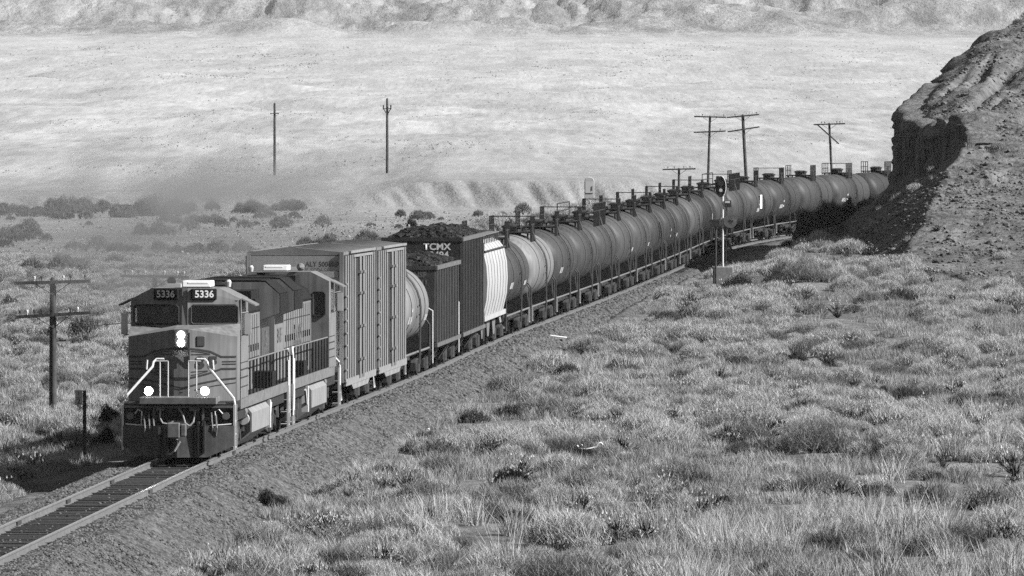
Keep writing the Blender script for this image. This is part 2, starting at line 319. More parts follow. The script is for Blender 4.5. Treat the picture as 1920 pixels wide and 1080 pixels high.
def text_mesh(txt, size, bold=0.0):
    """flat lettering, centred on its own origin, in the x,z plane facing -y"""
    cu = bpy.data.curves.new('lettering', 'FONT'); cu.body = txt; cu.size = size; cu.align_x = 'CENTER'; cu.align_y = 'CENTER'; cu.offset = bold; cu.resolution_u = 3
    tmp = bpy.data.objects.new('lettering', cu); COL.objects.link(tmp)
    bpy.context.view_layer.update()
    me = bpy.data.meshes.new_from_object(tmp.evaluated_get(bpy.context.evaluated_depsgraph_get()))
    bpy.data.objects.remove(tmp); bpy.data.curves.remove(cu)
    return me
def lettering(txt, size, m, parent, loc, rz=0.0, bold=0.0, sx=1.0, tilt=0.0):
    me = text_mesh(txt, size, bold); me.transform(Matrix.Diagonal((sx, 1, 1, 1))); me.transform(Matrix.Rotation(R(90), 4, 'X')); me.materials.clear(); me.materials.append(M[m])
    o = bpy.data.objects.new('lettering', me); COL.objects.link(o); o.parent = parent; o.location = loc; o.rotation_euler = (tilt, 0, rz); return o

# ------------------------------------------------------------------ ground, ballast, rocky hill
def grid_mesh(name, X, Y, Z, m, kind='structure'):
    r, c = X.shape
    me = bpy.data.meshes.new(name); me.vertices.add(r * c)
    me.vertices.foreach_set('co', np.stack([X, Y, Z], -1).astype(np.float32).ravel())
    i = (np.arange(r - 1)[:, None] * c + np.arange(c - 1)[None]).ravel()
    q = np.stack([i, i + 1, i + c + 1, i + c], -1).astype(np.int32)
    me.loops.add(q.size); me.polygons.add(len(q)); me.loops.foreach_set('vertex_index', q.ravel())
    me.polygons.foreach_set('loop_start', np.arange(0, q.size, 4, dtype=np.int32)); me.polygons.foreach_set('use_smooth', np.ones(len(q), bool))
    me.update(calc_edges=True); me.materials.append(m)
    o = bpy.data.objects.new(name, me); COL.objects.link(o)
    if kind: o['kind'] = kind
    return o
rows = np.concatenate([np.arange(-60, 150, 6.0), np.arange(150, 640, .9), np.arange(640, 1090, 2.2), np.arange(1090, 1150, .6), np.arange(1150, 1400, 2.2), 1400 * 1.0045 ** np.arange(0, 520)])
cols = np.concatenate([np.linspace(-.9, -.085, 40), np.arange(-.084, .0841, .0004), np.linspace(.085, .9, 40)])
D = np.repeat(rows[:, None], len(cols), 1); Xg = cols[None] * (D + 40) * (1.0)
Zg = base_height(Xg, D)
latg = np.abs(Xg - xc(D)); Zg = np.where((D < 820), np.minimum(Zg, np.where(latg < 2.5, zr(D) - .4 - np.maximum(0, latg - 1.85) / 1.75, Zg)), Zg)
Zg += np.where(D < 700, .05 * fbm(Xg * 1.3, D * 1.0, 55, 2), 0)
ground = grid_mesh('ground', Xg, D, Zg, M['soil'])
ground['label'] = 'dry brushy ground and pale valley floor'

bd = np.concatenate([np.arange(120, 420, .13), np.arange(420, 800, .35)]); bl = np.concatenate([np.arange(-6.4, 6.41, .11)])
Db = np.repeat(bd[:, None], len(bl), 1); Lb = np.repeat(bl[None], len(bd), 0)
Zb = zr(Db) - .2 - np.maximum(0, (np.abs(Lb) - 1.85) / 1.75) + .05 * (rng.random(Db.shape) - .5) + .05 * fbm(Lb / 1.2, Db / 1.5, 66, 3)
Zb = np.where(np.abs(Lb) < .68, Zb - .015, Zb + .02)
ballast = grid_mesh('ballast_bed', xc(Db) + Lb, Db - sl(Db) * Lb, Zb, M['ballast'])
ballast['label'] = 'grey crushed stone ballast under the track'

hx = np.concatenate([np.arange(12, 40, .13), np.arange(40, 100, .8)]); hd = np.concatenate([np.arange(448, 625, .3), np.arange(625, 760, 2.0)])
Hd = np.repeat(hd[:, None], len(hx), 1); Hx = np.repeat(hx[None], len(hd), 0) + (Hd - 540) * .02
Hz = hill_height(Hx, Hd) + .10 * fbm(Hx * 1.1, Hd * .8, 77, 3) - .6 * (1 - smooth(448, 462, Hd))
Hz = np.where((Hx - xc(Hd)) < 6.0, -4.0, Hz)
uw = Hx - wall_x(Hd); onwall = np.exp(-((uw - .2) / 1.3) ** 2) * smooth(505, 520, Hd)
lay = np.round(Hz / .8 + .3 * fbm(Hd / 3, Hz, 110, 2))                     # harder and softer beds stand out and step back
Hx = Hx + onwall * (.75 * (vnoise(lay, Hd / 7, 111) - .5) + .5 * fbm(Hz / 1.5, Hd / 2.5, 112, 4) - .25 * smooth(8, 10, Hz))
hill = grid_mesh('hill', Hx, Hd, Hz, M['rockface'])
hill['label'] = 'rocky hill cut into a dark cliff beside the track'

fd_ = np.arange(506, 572, .22); nv = 60; fv = np.linspace(0, 1, nv); Fd = np.repeat(fd_[:, None], nv, 1); Fv = np.repeat(fv[None], len(fd_), 0)
xw = wall_x(Fd) + .6 * fbm(Fd * 0, Fd / 4, 99, 4); zlo = hill_height(xw - .9, Fd) - .4; zhi = hill_height(xw + 1.15, Fd) + .05
Fz = zlo + (zhi - zlo) * np.clip(Fv / .9, 0, 1); hgt = np.maximum(zhi - zlo, .05)
lay = np.round(Fz / .55 + .5 * fbm(Fd / 5, Fz / 2, 110, 2)); body = np.sin(np.pi * np.clip(Fv / .9, 0, 1)) ** .6 * np.clip(hgt / 4, 0, 1)
Fx = xw - .62 + body * (.5 * (vnoise(lay, Fd / 6, 111) - .5) + .5 * fbm(Fz / 1.2, Fd / 2.2, 112, 4) + .55 * np.sin(np.pi * np.clip(Fv / .85, 0, 1)) ** 2 - .12 * smooth(.6, .8, Fv)) + .5 * smooth(.55, .9, Fv) * np.clip(hgt / 5, 0, 1) + 1.7 * smooth(.86, 1.0, Fv) - .4 * (1 - smooth(0, .15, Fv))
cf = grid_mesh('cliff_face', Fx, Fd, Fz, M['rockface'], None); cf.parent = hill

# ------------------------------------------------------------------ track
def rail_obj(off):
    mb = MB(); ds = np.arange(125, 780, 1.5)
    prof = [(-.07, -.17), (.07, -.17), (.07, -.15), (.012, -.13), (.012, -.045), (.036, -.035), (.036, 0), (-.036, 0), (-.036, -.035), (-.012, -.045), (-.012, -.13), (-.07, -.15)]
    n = len(prof); X0, Z0, S0 = xc(ds), zr(ds), sl(ds)
    for i, d in enumerate(ds):
        for a, b in prof: mb.v.append((X0[i] + off + a, d - S0[i] * (off + a), Z0[i] + b))
    for i in range(len(ds) - 1):
        for k in range(n):
            mb.f.append((i * n + k, i * n + (k + 1) % n, (i + 1) * n + (k + 1) % n, (i + 1) * n + k)); mb.m.append(1 if k == 6 else 0)
    return mb.build('rail', ['rail', 'railtop'])
rr = rail_obj(.75); tag(rr, 'rusty steel rail on the brush side of the track, below the train steps', 'rail', 'rails of the track')
rl = rail_obj(-.75); tag(rl, 'steel rail on the pole side of the track with bright worn top', 'rail', 'rails of the track')
for d, o, off in ((216, rl, -.75), (204, rl, -.75), (228, rl, -.75), (250, rr, .75), (222, rr, .75)):
    jb = MB().box(.014, .05, d - .45, d + .45, -.13, -.04); jb.v = [(x + float(xc(yy)) + off, yy, z + float(zr(yy))) for x, yy, z in jb.v]; jb.build('joint_bar', 'rust', o)
tie0 = None
tie_far = MB(); ta, n_t = -70.0, 0
while ta < 480:
    d = d_of_arc(ta); x, z = float(xc(d)), float(zr(d)); h = random.uniform(-.012, .02); lx = random.uniform(-.06, .06)
    if ta < 92 and n_t < 290:
        if tie0 is None:
            tie0 = MB().box(-1.3, 1.3, -.115, .115, -.2, 0).build('railway_tie', 'tie', bevel=.012); o = tie0
        else:
            o = tie0.copy(); COL.objects.link(o)
        tag(o, 'dark weathered wooden railway tie lying in the ballast under the rails', 'railway tie', 'wooden ties under the rails')
        o.location = (x + lx, d, z - .15 + h); o.rotation_euler = (0, 0, -math.atan(float(sl(d))) + random.uniform(-.02, .02)); n_t += 1
    else:
        c = len(tie_far.v); tie_far.box(-1.3 + lx, 1.3 + lx, -.115, .115, -.2, 0)
        s = float(sl(d)); tie_far.v[c:] = [(p[0] + x + s * p[1], p[1] + d - s * p[0], p[2] + z - .17 + h) for p in tie_far.v[c:]]
    ta += .56
tag(tie_far.build('railway_ties', 'tie'), 'distant wooden ties half buried in ballast', None, None, 'stuff')

def rock_mesh(seed, r):
    q = random.Random(seed); bm = bmesh.new(); bmesh.ops.create_icosphere(bm, subdivisions=1, radius=r)
    for v in bm.verts: v.co = Vector((v.co.x * q.uniform(.7, 1.4), v.co.y * q.uniform(.7, 1.2), v.co.z * q.uniform(.5, .9)))
    mb = MB().add([v.co.copy() for v in bm.verts], [[v.index for v in f.verts] for f in bm.faces]); bm.free(); return mb

# ------------------------------------------------------------------ rolling stock
GROUP_TRAIN = 'cars of the freight train'
def place(root, a0, length, flip=False):
    d0, d1 = d_of_arc(a0), d_of_arc(a0 + length)
    p0 = Vector((float(xc(d0)), d0, float(zr(d0)))); p1 = Vector((float(xc(d1)), d1, float(zr(d1))))
    v = p1 - p0; rz = -math.atan2(v.x, v.y); rx = math.atan2(v.z, math.hypot(v.x, v.y))
    if flip: root.location = p1; root.rotation_euler = (-rx, 0, rz + math.pi)
    else: root.location = p0; root.rotation_euler = (rx, 0, rz)

def make_truck(parent, y, axles=(-.9, .9), r=.46, big=False):
    t = MB(); h = max(axles)
    for s in (-1, 1):
        x = s * (1.12 if big else 1.0); wdt = .09
        ya, yb = -h - .28, h + .28
        t.prismx([(ya + y, r - .16), (ya + y, r + .16), (y - h + .3, r + .3), (y + h - .3, r + .3), (yb + y, r + .16), (yb + y, r - .16), (y + h - .25, r - .05), (y + .45, r - .25), (y - .45, r - .25), (y - h + .25, r - .05)], x - wdt, x + wdt)
        for a in axles: t.box(x - .14 if s > 0 else x - .12, x + .12 if s > 0 else x + .14, y + a - .17, y + a + .17, r - .13, r + .17)
        for k in (-.22, 0, .22): t.lathe([(r - .2, .085), (r + .24, .085)], 'z', (x + s * .1, y + k, 0), 8)
        if big:
            for a in axles: t.lathe([(r + .1, .09), (r + .62, .07)], 'z', (x + s * .12, y + a + .35, 0), 8); t.tube([(x + s * .14, y + a - .3, r + .3), (x + s * .14, y + a + .1, r + .62)], .04)
    t.box(-1.0, 1.0, y - .2, y + .2, r - .1, r + .22)
    o = t.build('truck', 'rust', parent)
    for a in axles:
        for s in (-1, 1):
            wb = MB().lathe([(s * .66 - .07, .2), (s * .66 - .07, r), (s * .66 + .06, r - .01), (s * .66 + .06, r - .07), (s * .66 + .03, r - .1), (s * .66 + .03, .2)], 'x', (0, y + a, r), 18)
            wb.build('wheel', 'wheel', o, 40)
    return o
def coupler(parent, y, sgn):
    c = MB().box(-.14, .14, min(y, y + sgn * .55), max(y, y + sgn * .55), .72, 1.0)
    c.prism([(-.2, .66), (.24, .66), (.24, 1.06), (-.2, 1.06)], min(y + sgn * .4, y + sgn * .62), max(y + sgn * .4, y + sgn * .62)); return c.build('coupler', 'iron', parent)

PL, PR = -1, 1
def make_locomotive(a0, label, number, flip):
    L = 22.3; root = empty('locomotive'); tag(root, label, 'locomotive', 'locomotives at the head of the train')
    # underframe and deck
    f = MB().box(-1.5, 1.5, .5, 21.8, 1.42, 1.62); f.box(-1.42, 1.42, 1.2, 21.2, 1.05, 1.42); f.build('underframe', 'black', root)
    # nose: two facets meeting at a flat centre strip
    yf = lambda u: 1.15 + max(0, abs(u) - .2) * .43
    def zt(u): return 3.62 - abs(u) * .16
    n = MB(); us = [-1.5, -.2, .2, 1.5]
    for i in range(3):
        u0, u1 = us[i], us[i + 1]
        n.quad((u0, yf(u0), 1.62), (u1, yf(u1), 1.62), (u1, yf(u1), zt(u1)), (u0, yf(u0), zt(u0)))
        n.quad((u0, yf(u0), zt(u0)), (u1, yf(u1), zt(u1)), (u1, 2.75, 3.72), (u0, 2.75, 3.72))
    for s in (-1, 1): n.add([(s * 1.5, yf(1.5), 1.62), (s * 1.5, 2.75, 1.62), (s * 1.5, 2.75, 3.72), (s * 1.5, yf(1.5), zt(1.5))], [(0, 1, 2, 3) if s > 0 else (3, 2, 1, 0)])
    n.add([(.2, yf(.2) - .004, 1.7), (.235, yf(.235) - .012, 1.7), (.235, yf(.235) - .012, 3.5), (.2, yf(.2) - .004, 3.5)], [(0, 1, 2, 3)], 1)
    nose = n.build('nose', ['paint', 'stripe'], root)
    def rib(pts, wd=.04):
        b = MB()
        for (u0, z0), (u1, z1) in zip(pts[:-1], pts[1:]):
            b.quad((u0, yf(u0) - .012, z0 - wd / 2), (u1, yf(u1) - .012, z1 - wd / 2), (u1, yf(u1) - .012, z1 + wd / 2), (u0, yf(u0) - .012, z0 + wd / 2))
        return b
    st = MB()
    for s in (-1, 1):
        for pts, wd in (([(1.47, 2.83), (1.08, 2.83), (.8, 2.97), (.5, 3.03), (.2, 3.06), (0, 3.06)], .05), ([(1.47, 2.5), (1.08, 2.5), (.72, 2.37), (.4, 2.29), (.2, 2.25), (0, 2.25)], .05),
                        ([(1.47, 2.70), (1.1, 2.70)], .028), ([(1.47, 2.63), (1.1, 2.63)], .028), ([(1.47, 2.24), (1.0, 2.2), (.5, 2.1), (.2, 2.02), (0, 1.98)], .045), ([(1.47, 2.12), (.9, 2.04), (.4, 1.93), (0, 1.86)], .022),
                        ([(.78, 2.9), (.27, 2.9)], .025), ([(.78, 2.91), (.5, 2.97), (.27, 2.99)], .022), ([(.27, 2.9), (.275, 2.99)], .06), ([(.72, 2.45), (.27, 2.42)], .022), ([(.72, 2.44), (.45, 2.36), (.27, 2.33)], .022)):
            st.add(*[(lambda b: (b.v, b.f))(rib([(s * u, z) for u, z in pts], wd))][0])
    st.build('stripe', 'stripe', nose)
    for ch, u, sx in (('B', -.62, 1.25), ('N', -.02, 1.45), ('S', .5, 1.25), ('F', .84, 1.1)):
        th = 0 if abs(u) < .2 else (math.atan(.43) if u > 0 else -math.atan(.43))
        lettering(ch, .42, 'stripe', nose, (u, yf(u) - .016 - (.06 if ch == 'N' else 0), 2.66), th, .028, sx)
    nw = MB().box(-.12, .12, -.02, .02, -.14, .14).build('nose_window', 'lensdark', nose, bevel=.03)
    nw.location = (.52, yf(.52) - .012, 3.26); nw.rotation_euler = (0, 0, math.atan(.43))
    hb = MB().box(-.17, .17, 1.07, 1.15, 3.1, 3.56); hb.build('headlight_housing', 'black', root)
    for z in (3.44, 3.22): MB().lathe([(1.03, .095), (1.07, .1)], 'y', (0, 0, z), 14).build('headlight', 'lamp', root)
    # platform, anticlimber, pilot
    MB().box(-1.06, 1.06, -.02, 1.25, 1.56, 1.76).box(-1.5, 1.5, .35, 2.0, 1.5, 1.6).build('front_platform', 'grey', root, bevel=.02)
    for s, u in ((-1, -.8), (1, .74)):
        dl = MB().lathe([(.0, .12), (.1, .13), (.3, .09)], 'y', (u, 0, 1.93), 14).build('ditch_light', 'grey', root, 40)
        MB().lathe([(-.02, .11), (-.004, .115)], 'y', (u, 0, 1.93), 14).build('lens', 'lamp', dl)
    MB().box(-1.5, 1.5, .3, .5, .86, 1.56).build('pilot', 'black', root)
    pl = MB()
    for s in (-1, 1):
        pl.add([(0, -.28, .12), (s * .8, -.02, .12), (s * 1.52, .22, .42), (s * 1.52, .24, .98), (0, -.2, .98)], [(0, 1, 2, 3, 4) if s > 0 else (4, 3, 2, 1, 0)])
        pl.add([(0, -.2, .98), (s * 1.52, .24, .98), (s * 1.5, .42, .98), (0, .42, .98)], [(0, 1, 2, 3)])
        pl.box(s * .5 - .03, s * .5 + .03, -.17, .1, .14, .95)
    pl.build('plow', 'plowgrey', root)
    for s in (-1, 1): MB().tube([(s * 1.2, .27, 1.3), (s * 1.1, .2, 1.42), (s * 1.0, .2, 1.36), (s * 1.02, .26, 1.0)], .022).build('uncoupling_lever', 'white', root); 
    for s in (-1, 1): MB().tube([(s * 1.45, .24, 1.02), (s * .9, .14, .98), (s * .35, .05, .9)], .02).build('lift_bar', 'white', root)
    for pts in ([(-.5, .22, 1.42), (-.5, .1, 1.2), (-.42, .06, 1.05), (-.25, .06, 1.02), (-.12, .08, 1.1)], [(.0, .22, 1.45), (.12, .08, 1.3), (.2, .02, 1.05), (.32, 0, .97), (.42, .04, 1.08), (.45, .1, 1.25), (.47, .22, 1.4)], [(-.05, -.2, .62), (.1, -.42, .55), (-.05, -.45, .3), (-.2, -.4, .2)]):
        MB().tube(pts, .028).build('air_hose', 'greyhose', root)
    MB().box(-.62, -.38, .2, .3, 1.38, 1.5).box(.3, .58, .2, .3, 1.36, 1.5).build('hose_connector', 'grey', root, bevel=.02)
    MB().box(.55, .6, -.2, .1, .2, 1.1).box(.7, .75, -.2, .1, .25, 1.1).box(-.3, -.24, -.3, -.1, .2, .9).build('hanging_hose', 'black', root)
    cg = MB().box(-.17, .17, -.42, .3, .74, 1.0).prism([(-.24, .66), (.1, .66), (.1, 1.08), (-.24, 1.08)], -.66, -.4).prism([(.12, .7), (.27, .7), (.27, 1.04), (.12, 1.04)], -.6, -.36).box(-.3, .3, .1, .32, .62, 1.12); cg.build('coupler_head', 'grey', root, bevel=.03)
    for u, dz in ((-.95, .0), (-.82, .05), (-.7, -.03), (.9, .04), (1.02, 0)): MB().tube([(u, .26, 1.28 + dz), (u + .02, .1, 1.18), (u + .05, .03, .92), (u + .02, .08, .7 + dz)], .026).build('air_hose', 'grey', root)
    for u in (-1.32, 1.3): MB().lathe([(.2, .1), (.29, .1)], 'y', (u, 0, 1.24), 12).build('marker_lamp', 'grey', root)
    MB().box(-1.48, 1.48, .24, .3, .92, .98).box(-1.48, 1.48, .24, .3, 1.46, 1.52).box(-.7, -.64, .24, .3, .98, 1.46).box(.64, .7, .24, .3, .98, 1.46).build('pilot_frame', 'grey', root)
    # handrails at the front
    for s in (-1, 1):
        h = MB().tube([(s * .45, .9, 2.78), (s * .66, .9, 2.78), (s * .74, .85, 2.7), (s * .76, .8, 2.58), (s * 1.5, .35, 1.72), (s * 1.53, .35, 1.6), (s * 1.53, .35, .98)], .036)
        h.tube([(s * .9, .75, 2.76), (s * .92, .75, 2.5)], .03); h.tube([(s * 1.44, .4, 1.6), (s * 1.44, .4, 1.05)], .025)
        h.build('handrail', 'white', root)
        p = MB()
        for u in (.28, .5): p.tube([(s * u, .15, 1.7), (s * u, .15, 2.74)], .022)
        p.tube([(s * .28, .15, 2.74), (s * .62, .15, 2.74)], .02); p.build('stanchion', 'silver', root)
    for y in (.55, 21.5):
        for s in (-1, 1):
            stp = MB().box(s * 1.53 - .03, s * 1.53 + .03, y - .3, y - .24, .32, 1.55).box(s * 1.53 - .03, s * 1.53 + .03, y + .24, y + .3, .32, 1.55)
            for z in (.36, .72, 1.08): stp.box(s * 1.42 - .12, s * 1.42 + .12, y - .24, y + .24, z, z + .04)
            stp.build('step', 'silver', root)
    # cab
    ysd, yce, yb, zb, ze = 2.72, 2.3, 5.4, 1.62, 4.4
    c = MB(); yc = lambda u: yce + max(0, abs(u) - .08) * .29
    for s in (-1, 1):
        a, b = Vector((s * .08, yc(.08), 3.55)), Vector((s * 1.52, yc(1.52), 3.55)); ux = (b - a).normalized(); W = (b - a).length
        c.holed(a, ux, (0, .04, 1), W, .78, [(.1, W - .1, .17, .67)])
        c.add([a + Vector((0, .031, .78)), b + Vector((0, .031, .78)), Vector((s * 1.52, yc(1.52) + .04, 4.4)), Vector((s * .93, yc(.93) + .08, 4.7)), Vector((s * .08, yc(.08) + .06, 4.7))], [(0, 1, 2, 3, 4)])
        c.holed((s * 1.52, ysd, zb), (0, 1, 0), (0, 0, 1), yb - ysd, 4.4 - zb, [(.35, 1.9, 1.75, 2.5)])
        c.quad((s * 1.52, ysd + .04, 4.4), (s * 1.52, yb, 4.4), (s * .93, yb, 4.7), (s * .93, yc(.93) + .08, 4.7))
        c.holed((s * .02, yb, zb), (s, 0, 0), (0, 0, 1), 1.5, 2.78, [(1.02, 1.36, 1.7, 2.4)])
        c.add([(0, yb, 4.4), (s * 1.52, yb, 4.4), (s * .93, yb, 4.7), (0, yb, 4.7)], [(0, 1, 2, 3)])
    c.quad((-.08, yc(0), 3.5), (.08, yc(0), 3.5), (.08, yc(0) + .09, 4.7), (-.08, yc(0) + .09, 4.7))
    c.quad((-.93, yc(.93) + .08, 4.7), (.93, yc(.93) + .08, 4.7), (.93, yb, 4.7), (-.93, yb, 4.7))
    cab = c.build('cab', 'paint', root)
    it = MB().quad((-1.45, 2.7, 3.0), (1.45, 2.7, 3.0), (1.45, 5.3, 3.0), (-1.45, 5.3, 3.0)).quad((-1.45, 2.7, 4.36), (1.45, 2.7, 4.36), (1.45, 5.3, 4.36), (-1.45, 5.3, 4.36))
    it.quad((-1.45, 5.3, 3.0), (1.45, 5.3, 3.0), (1.45, 5.3, 4.36), (-1.45, 5.3, 4.36)).box(-1.0, -.4, 2.75, 3.1, 3.0, 3.72).box(.4, 1.0, 4.2, 4.5, 3.0, 4.0).box(-1.1, -.6, 4.3, 4.5, 3.0, 4.0)
    it.build('cab_interior', 'interior', root)
    for s in (-1, 1):
        a, b = Vector((s * .08, yc(.08), 3.55)), Vector((s * 1.52, yc(1.52), 3.55)); ux = (b - a).normalized(); W = (b - a).length; uy = Vector((0, .04, 1))
        q = [a + ux * u + uy * v + Vector((0, .012, 0)) for u, v in ((.09, .16), (W - .09, .16), (W - .09, .68), (.09, .68))]
        ws = MB().quad(*q).build('windshield', 'glass', root)
        fr = MB(); pts = [a + ux * u + uy * v - Vector((0, .01, 0)) for u, v in ((.16, .165), (W - .16, .165), (W - .095, .22), (W - .095, .62), (W - .16, .68), (.16, .68), (.095, .62), (.095, .22), (.16, .165))]
        fr.tube(pts, .028, 5); fr.build('gasket', 'black', ws)
        wp = MB().tube([a + ux * (.6 if s > 0 else .5) + uy * .0 - Vector((0, .05, 0)), a + ux * 1.0 + uy * .14 - Vector((0, .05, 0))], .022).tube([a + ux * .9 + uy * .05 - Vector((0, .05, 0)), a + ux * 1.32 + uy * .17 - Vector((0, .05, 0))], .018)
        wp.build('wiper', 'black', ws)
        MB().quad((s * 1.515, ysd + .3, 3.35), (s * 1.515, ysd + 1.95, 3.35), (s * 1.515, ysd + 1.95, 4.15), (s * 1.515, ysd + .3, 4.15)).build('side_window', 'glass', root)
        MB().quad((s * 1.03, yb - .01, 3.3), (s * 1.4, yb - .01, 3.3), (s * 1.4, yb - .01, 4.05), (s * 1.03, yb - .01, 4.05)).build('rear_window', 'lensdark', root)
        rw = MB().tube([(s * 1.0, yb + .02, 3.32), (s * 1.0, yb + .02, 4.0), (s * 1.06, yb + .02, 4.06), (s * 1.33, yb + .02, 4.06), (s * 1.39, yb + .02, 4.0), (s * 1.39, yb + .02, 3.36), (s * 1.33, yb + .02, 3.3), (s * 1.06, yb + .02, 3.3), (s * 1.0, yb + .02, 3.36)], .03, 5); rw.build('rear_window_gasket', 'black', root)
        MB().add([(s * 1.53, ysd + .25, 4.42), (s * 1.53, yb - .8, 4.42), (s * 1.9, yb - .9, 4.24), (s * 1.9, ysd + .35, 4.24), (s * 1.53, ysd + .25, 4.38), (s * 1.53, yb - .8, 4.38), (s * 1.9, yb - .9, 4.20), (s * 1.9, ysd + .35, 4.20)], [(0, 1, 2, 3), (4, 7, 6, 5), (0, 3, 7, 4), (1, 5, 6, 2), (3, 2, 6, 7)]).build('visor', 'paint', root)
        MB().box(s * 1.62 if s > 0 else -1.8, 1.8 if s > 0 else -1.62, ysd + .1, ysd + .16, 3.42, 4.0).tube([(s * 1.52, ysd + .13, 4.0), (s * 1.72, ysd + .13, 4.04)], .02).tube([(s * 1.52, ysd + .13, 3.42), (s * 1.72, ysd + .13, 3.4)], .02).build('mirror', 'silver', root)
        nb = MB().box(-.36, .36, -.05, .04, -.155, .155).build('number_board', 'roof', root, bevel=.03); u = s * .52
        nb.location = (u, yc(u) + .02, 4.53); nb.rotation_euler = (0, 0, s * math.atan(.29))
        if number: lettering(number, .27, 'white', nb, (0, -.056, 0), 0, .006, 1.0)
    MB().box(.02, .62, 2.9, 4.2, 4.72, 4.86).prismx([(2.86, 4.72), (2.95, 4.9), (4.15, 4.9), (4.24, 4.72)], -.12, .68).build('air_conditioner', 'white', root, bevel=.03)
    MB().box(-.5, -.12, 2.5, 2.75, 4.72, 4.82).build('roof_bracket', 'silver', root)
    MB().lathe([(4.72, .07), (4.86, .09), (4.92, .05)], 'z', (1.0, 5.0, -.02), 10).build('antenna', 'silver', root)
    MB().lathe([(5.2, .13), (5.5, .06), (5.8, .03)], 'y', (-.6, 0, 4.85), 10).build('horn', 'grey', root)
    # long hood
    h = MB().prism([(-.95, 1.62), (.95, 1.62), (.95, 3.85), (.8, 4.15), (-.8, 4.15), (-.95, 3.85)], 5.4, 17.7)
    h.build('hood', 'paint', root)
    hr = MB().prism([(-.98, 3.88), (-.82, 4.18), (-.6, 4.3), (.6, 4.3), (.82, 4.18), (.98, 3.88), (.953, 3.8), (.803, 4.153), (-.803, 4.153), (-.953, 3.8)], 5.42, 17.68)
    hr.box(-.7, .7, 7, 9, 4.3, 4.62).box(-.5, .5, 10.5, 13.2, 4.3, 4.68).lathe([(4.3, .3), (4.75, .28)], 'z', (0, 12, 0), 12).box(-.95, .95, 14.2, 17.4, 4.2, 4.45); hr.build('hood_roof', 'roof', root)
    dp = MB()
    for y in np.arange(6.0, 17.4, .95): dp.box(.945, .965, y, y + .02, 1.75, 3.75).box(-.965, -.945, y, y + .02, 1.75, 3.75)
    for z in (2.5, 3.35): dp.box(.945, .962, 6, 17.4, z, z + .025).box(-.962, -.945, 6, 17.4, z, z + .025)
    for y in np.arange(6.3, 17.2, .95): dp.box(.945, .98, y + .1, y + .16, 2.7, 2.9).box(-.98, -.945, y + .1, y + .16, 2.7, 2.9)
    dp.build('hood_door', 'stripe', root)
    rd = MB().prism([(-.95, 1.62), (.95, 1.62), (.95, 3.55), (1.52, 3.75), (1.52, 4.3), (1.1, 4.66), (-1.1, 4.66), (-1.52, 4.3), (-1.52, 3.75), (-.95, 3.55)], 17.7, 21.35)
    rd.build('radiator_hood', 'paint', root)
    rg = MB().box(1.523, 1.55, 17.75, 21.3, 3.74, 4.31).box(-1.55, -1.523, 17.75, 21.3, 3.74, 4.31).box(-1.0, 1.0, 17.75, 21.3, 4.663, 4.72)
    rg.prism([(-1.52, 4.312), (-1.11, 4.678), (1.11, 4.678), (1.52, 4.312), (1.53, 4.33), (1.12, 4.7), (-1.12, 4.7), (-1.53, 4.33)], 17.72, 21.33); rg.build('radiator_grille', 'roof', root)
    rs = MB()
    for y in np.arange(18.0, 21.0, .35): rs.box(.953, .99, y, y + .16, 1.9, 3.3)
    rs.build('louver', 'grey', root)
    for s in (-1, 1):
        for y0, y1, zz in ((20.9, 21.0, 3.2),): pass
        lettering('BNSF', 1.15, 'greyletter', root, (s * .985, 11.4, 2.72), R(90) * s, .02, 1.35)
        lettering('BNSF', .62, 'greyletter', root, (s * .995, 19.4, 2.95), R(90) * s, .01, 1.2)
        ss = MB().box(s * 1.524 - .003, s * 1.524 + .003, 2.75, 5.38, 2.42, 2.46).box(s * 1.524 - .003, s * 1.524 + .003, 2.75, 5.38, 2.62, 2.645).box(s * 1.524 - .003, s * 1.524 + .003, 2.75, 5.38, 2.2, 2.24).box(s * 1.524 - .003, s * 1.524 + .003, 2.75, 5.38, 1.95, 1.98); ss.build('cab_stripe', 'stripe', root)
        sill = MB().box(s * 1.5 - .02, s * 1.5 + .02, 2.7, 21.7, 1.36, 1.66); sill.build('walkway_sill', 'grey', root)
        hrl = MB().tube([(s * 1.47, 5.5, 2.62), (s * 1.47, 21.3, 2.62)], .022)
        hrl.build('walkway_handrail', 'paint', root)
        for y in np.arange(5.5, 21.4, 1.32):
            MB().tube([(s * 1.47, y, 1.6), (s * 1.47, y, 2.62)], .026).build('walkway_stanchion', 'roof', root)
        eh = MB().tube([(s * 1.5, 21.2, 2.62), (s * 1.5, 21.55, 2.62), (s * 1.54, 21.75, 2.4), (s * 1.54, 21.78, .6)], .034).tube([(s * 1.54, 21.25, 2.3), (s * 1.54, 21.3, .75)], .03); eh.build('rear_handrail', 'white', root)
        bx = MB().box(s * 1.2 - .3, s * 1.2 + .3, 15.2, 16.6, 1.66, 2.1); bx.build('equipment_box', 'roof', root)
    # rear end
    MB().box(-1.5, 1.5, 21.6, 21.95, .9, 1.55).build('rear_pilot', 'black', root); coupler(root, 22.0, 1)
    # fuel tank
    tk = MB().prism([(-1.0, .18), (1.0, .18), (1.53, .6), (1.53, 1.14), (1.42, 1.27), (-1.42, 1.27), (-1.53, 1.14), (-1.53, .6)], 6.7, 13.6)
    ft = tk.build('fuel_tank', 'tankside', root)
    MB().prism([(-.99, .2), (.99, .2), (1.48, .62), (1.48, 1.1), (1.38, 1.22), (-1.38, 1.22), (-1.48, 1.1), (-1.48, .62)], 6.685, 6.7).build('tank_end', 'black', ft)
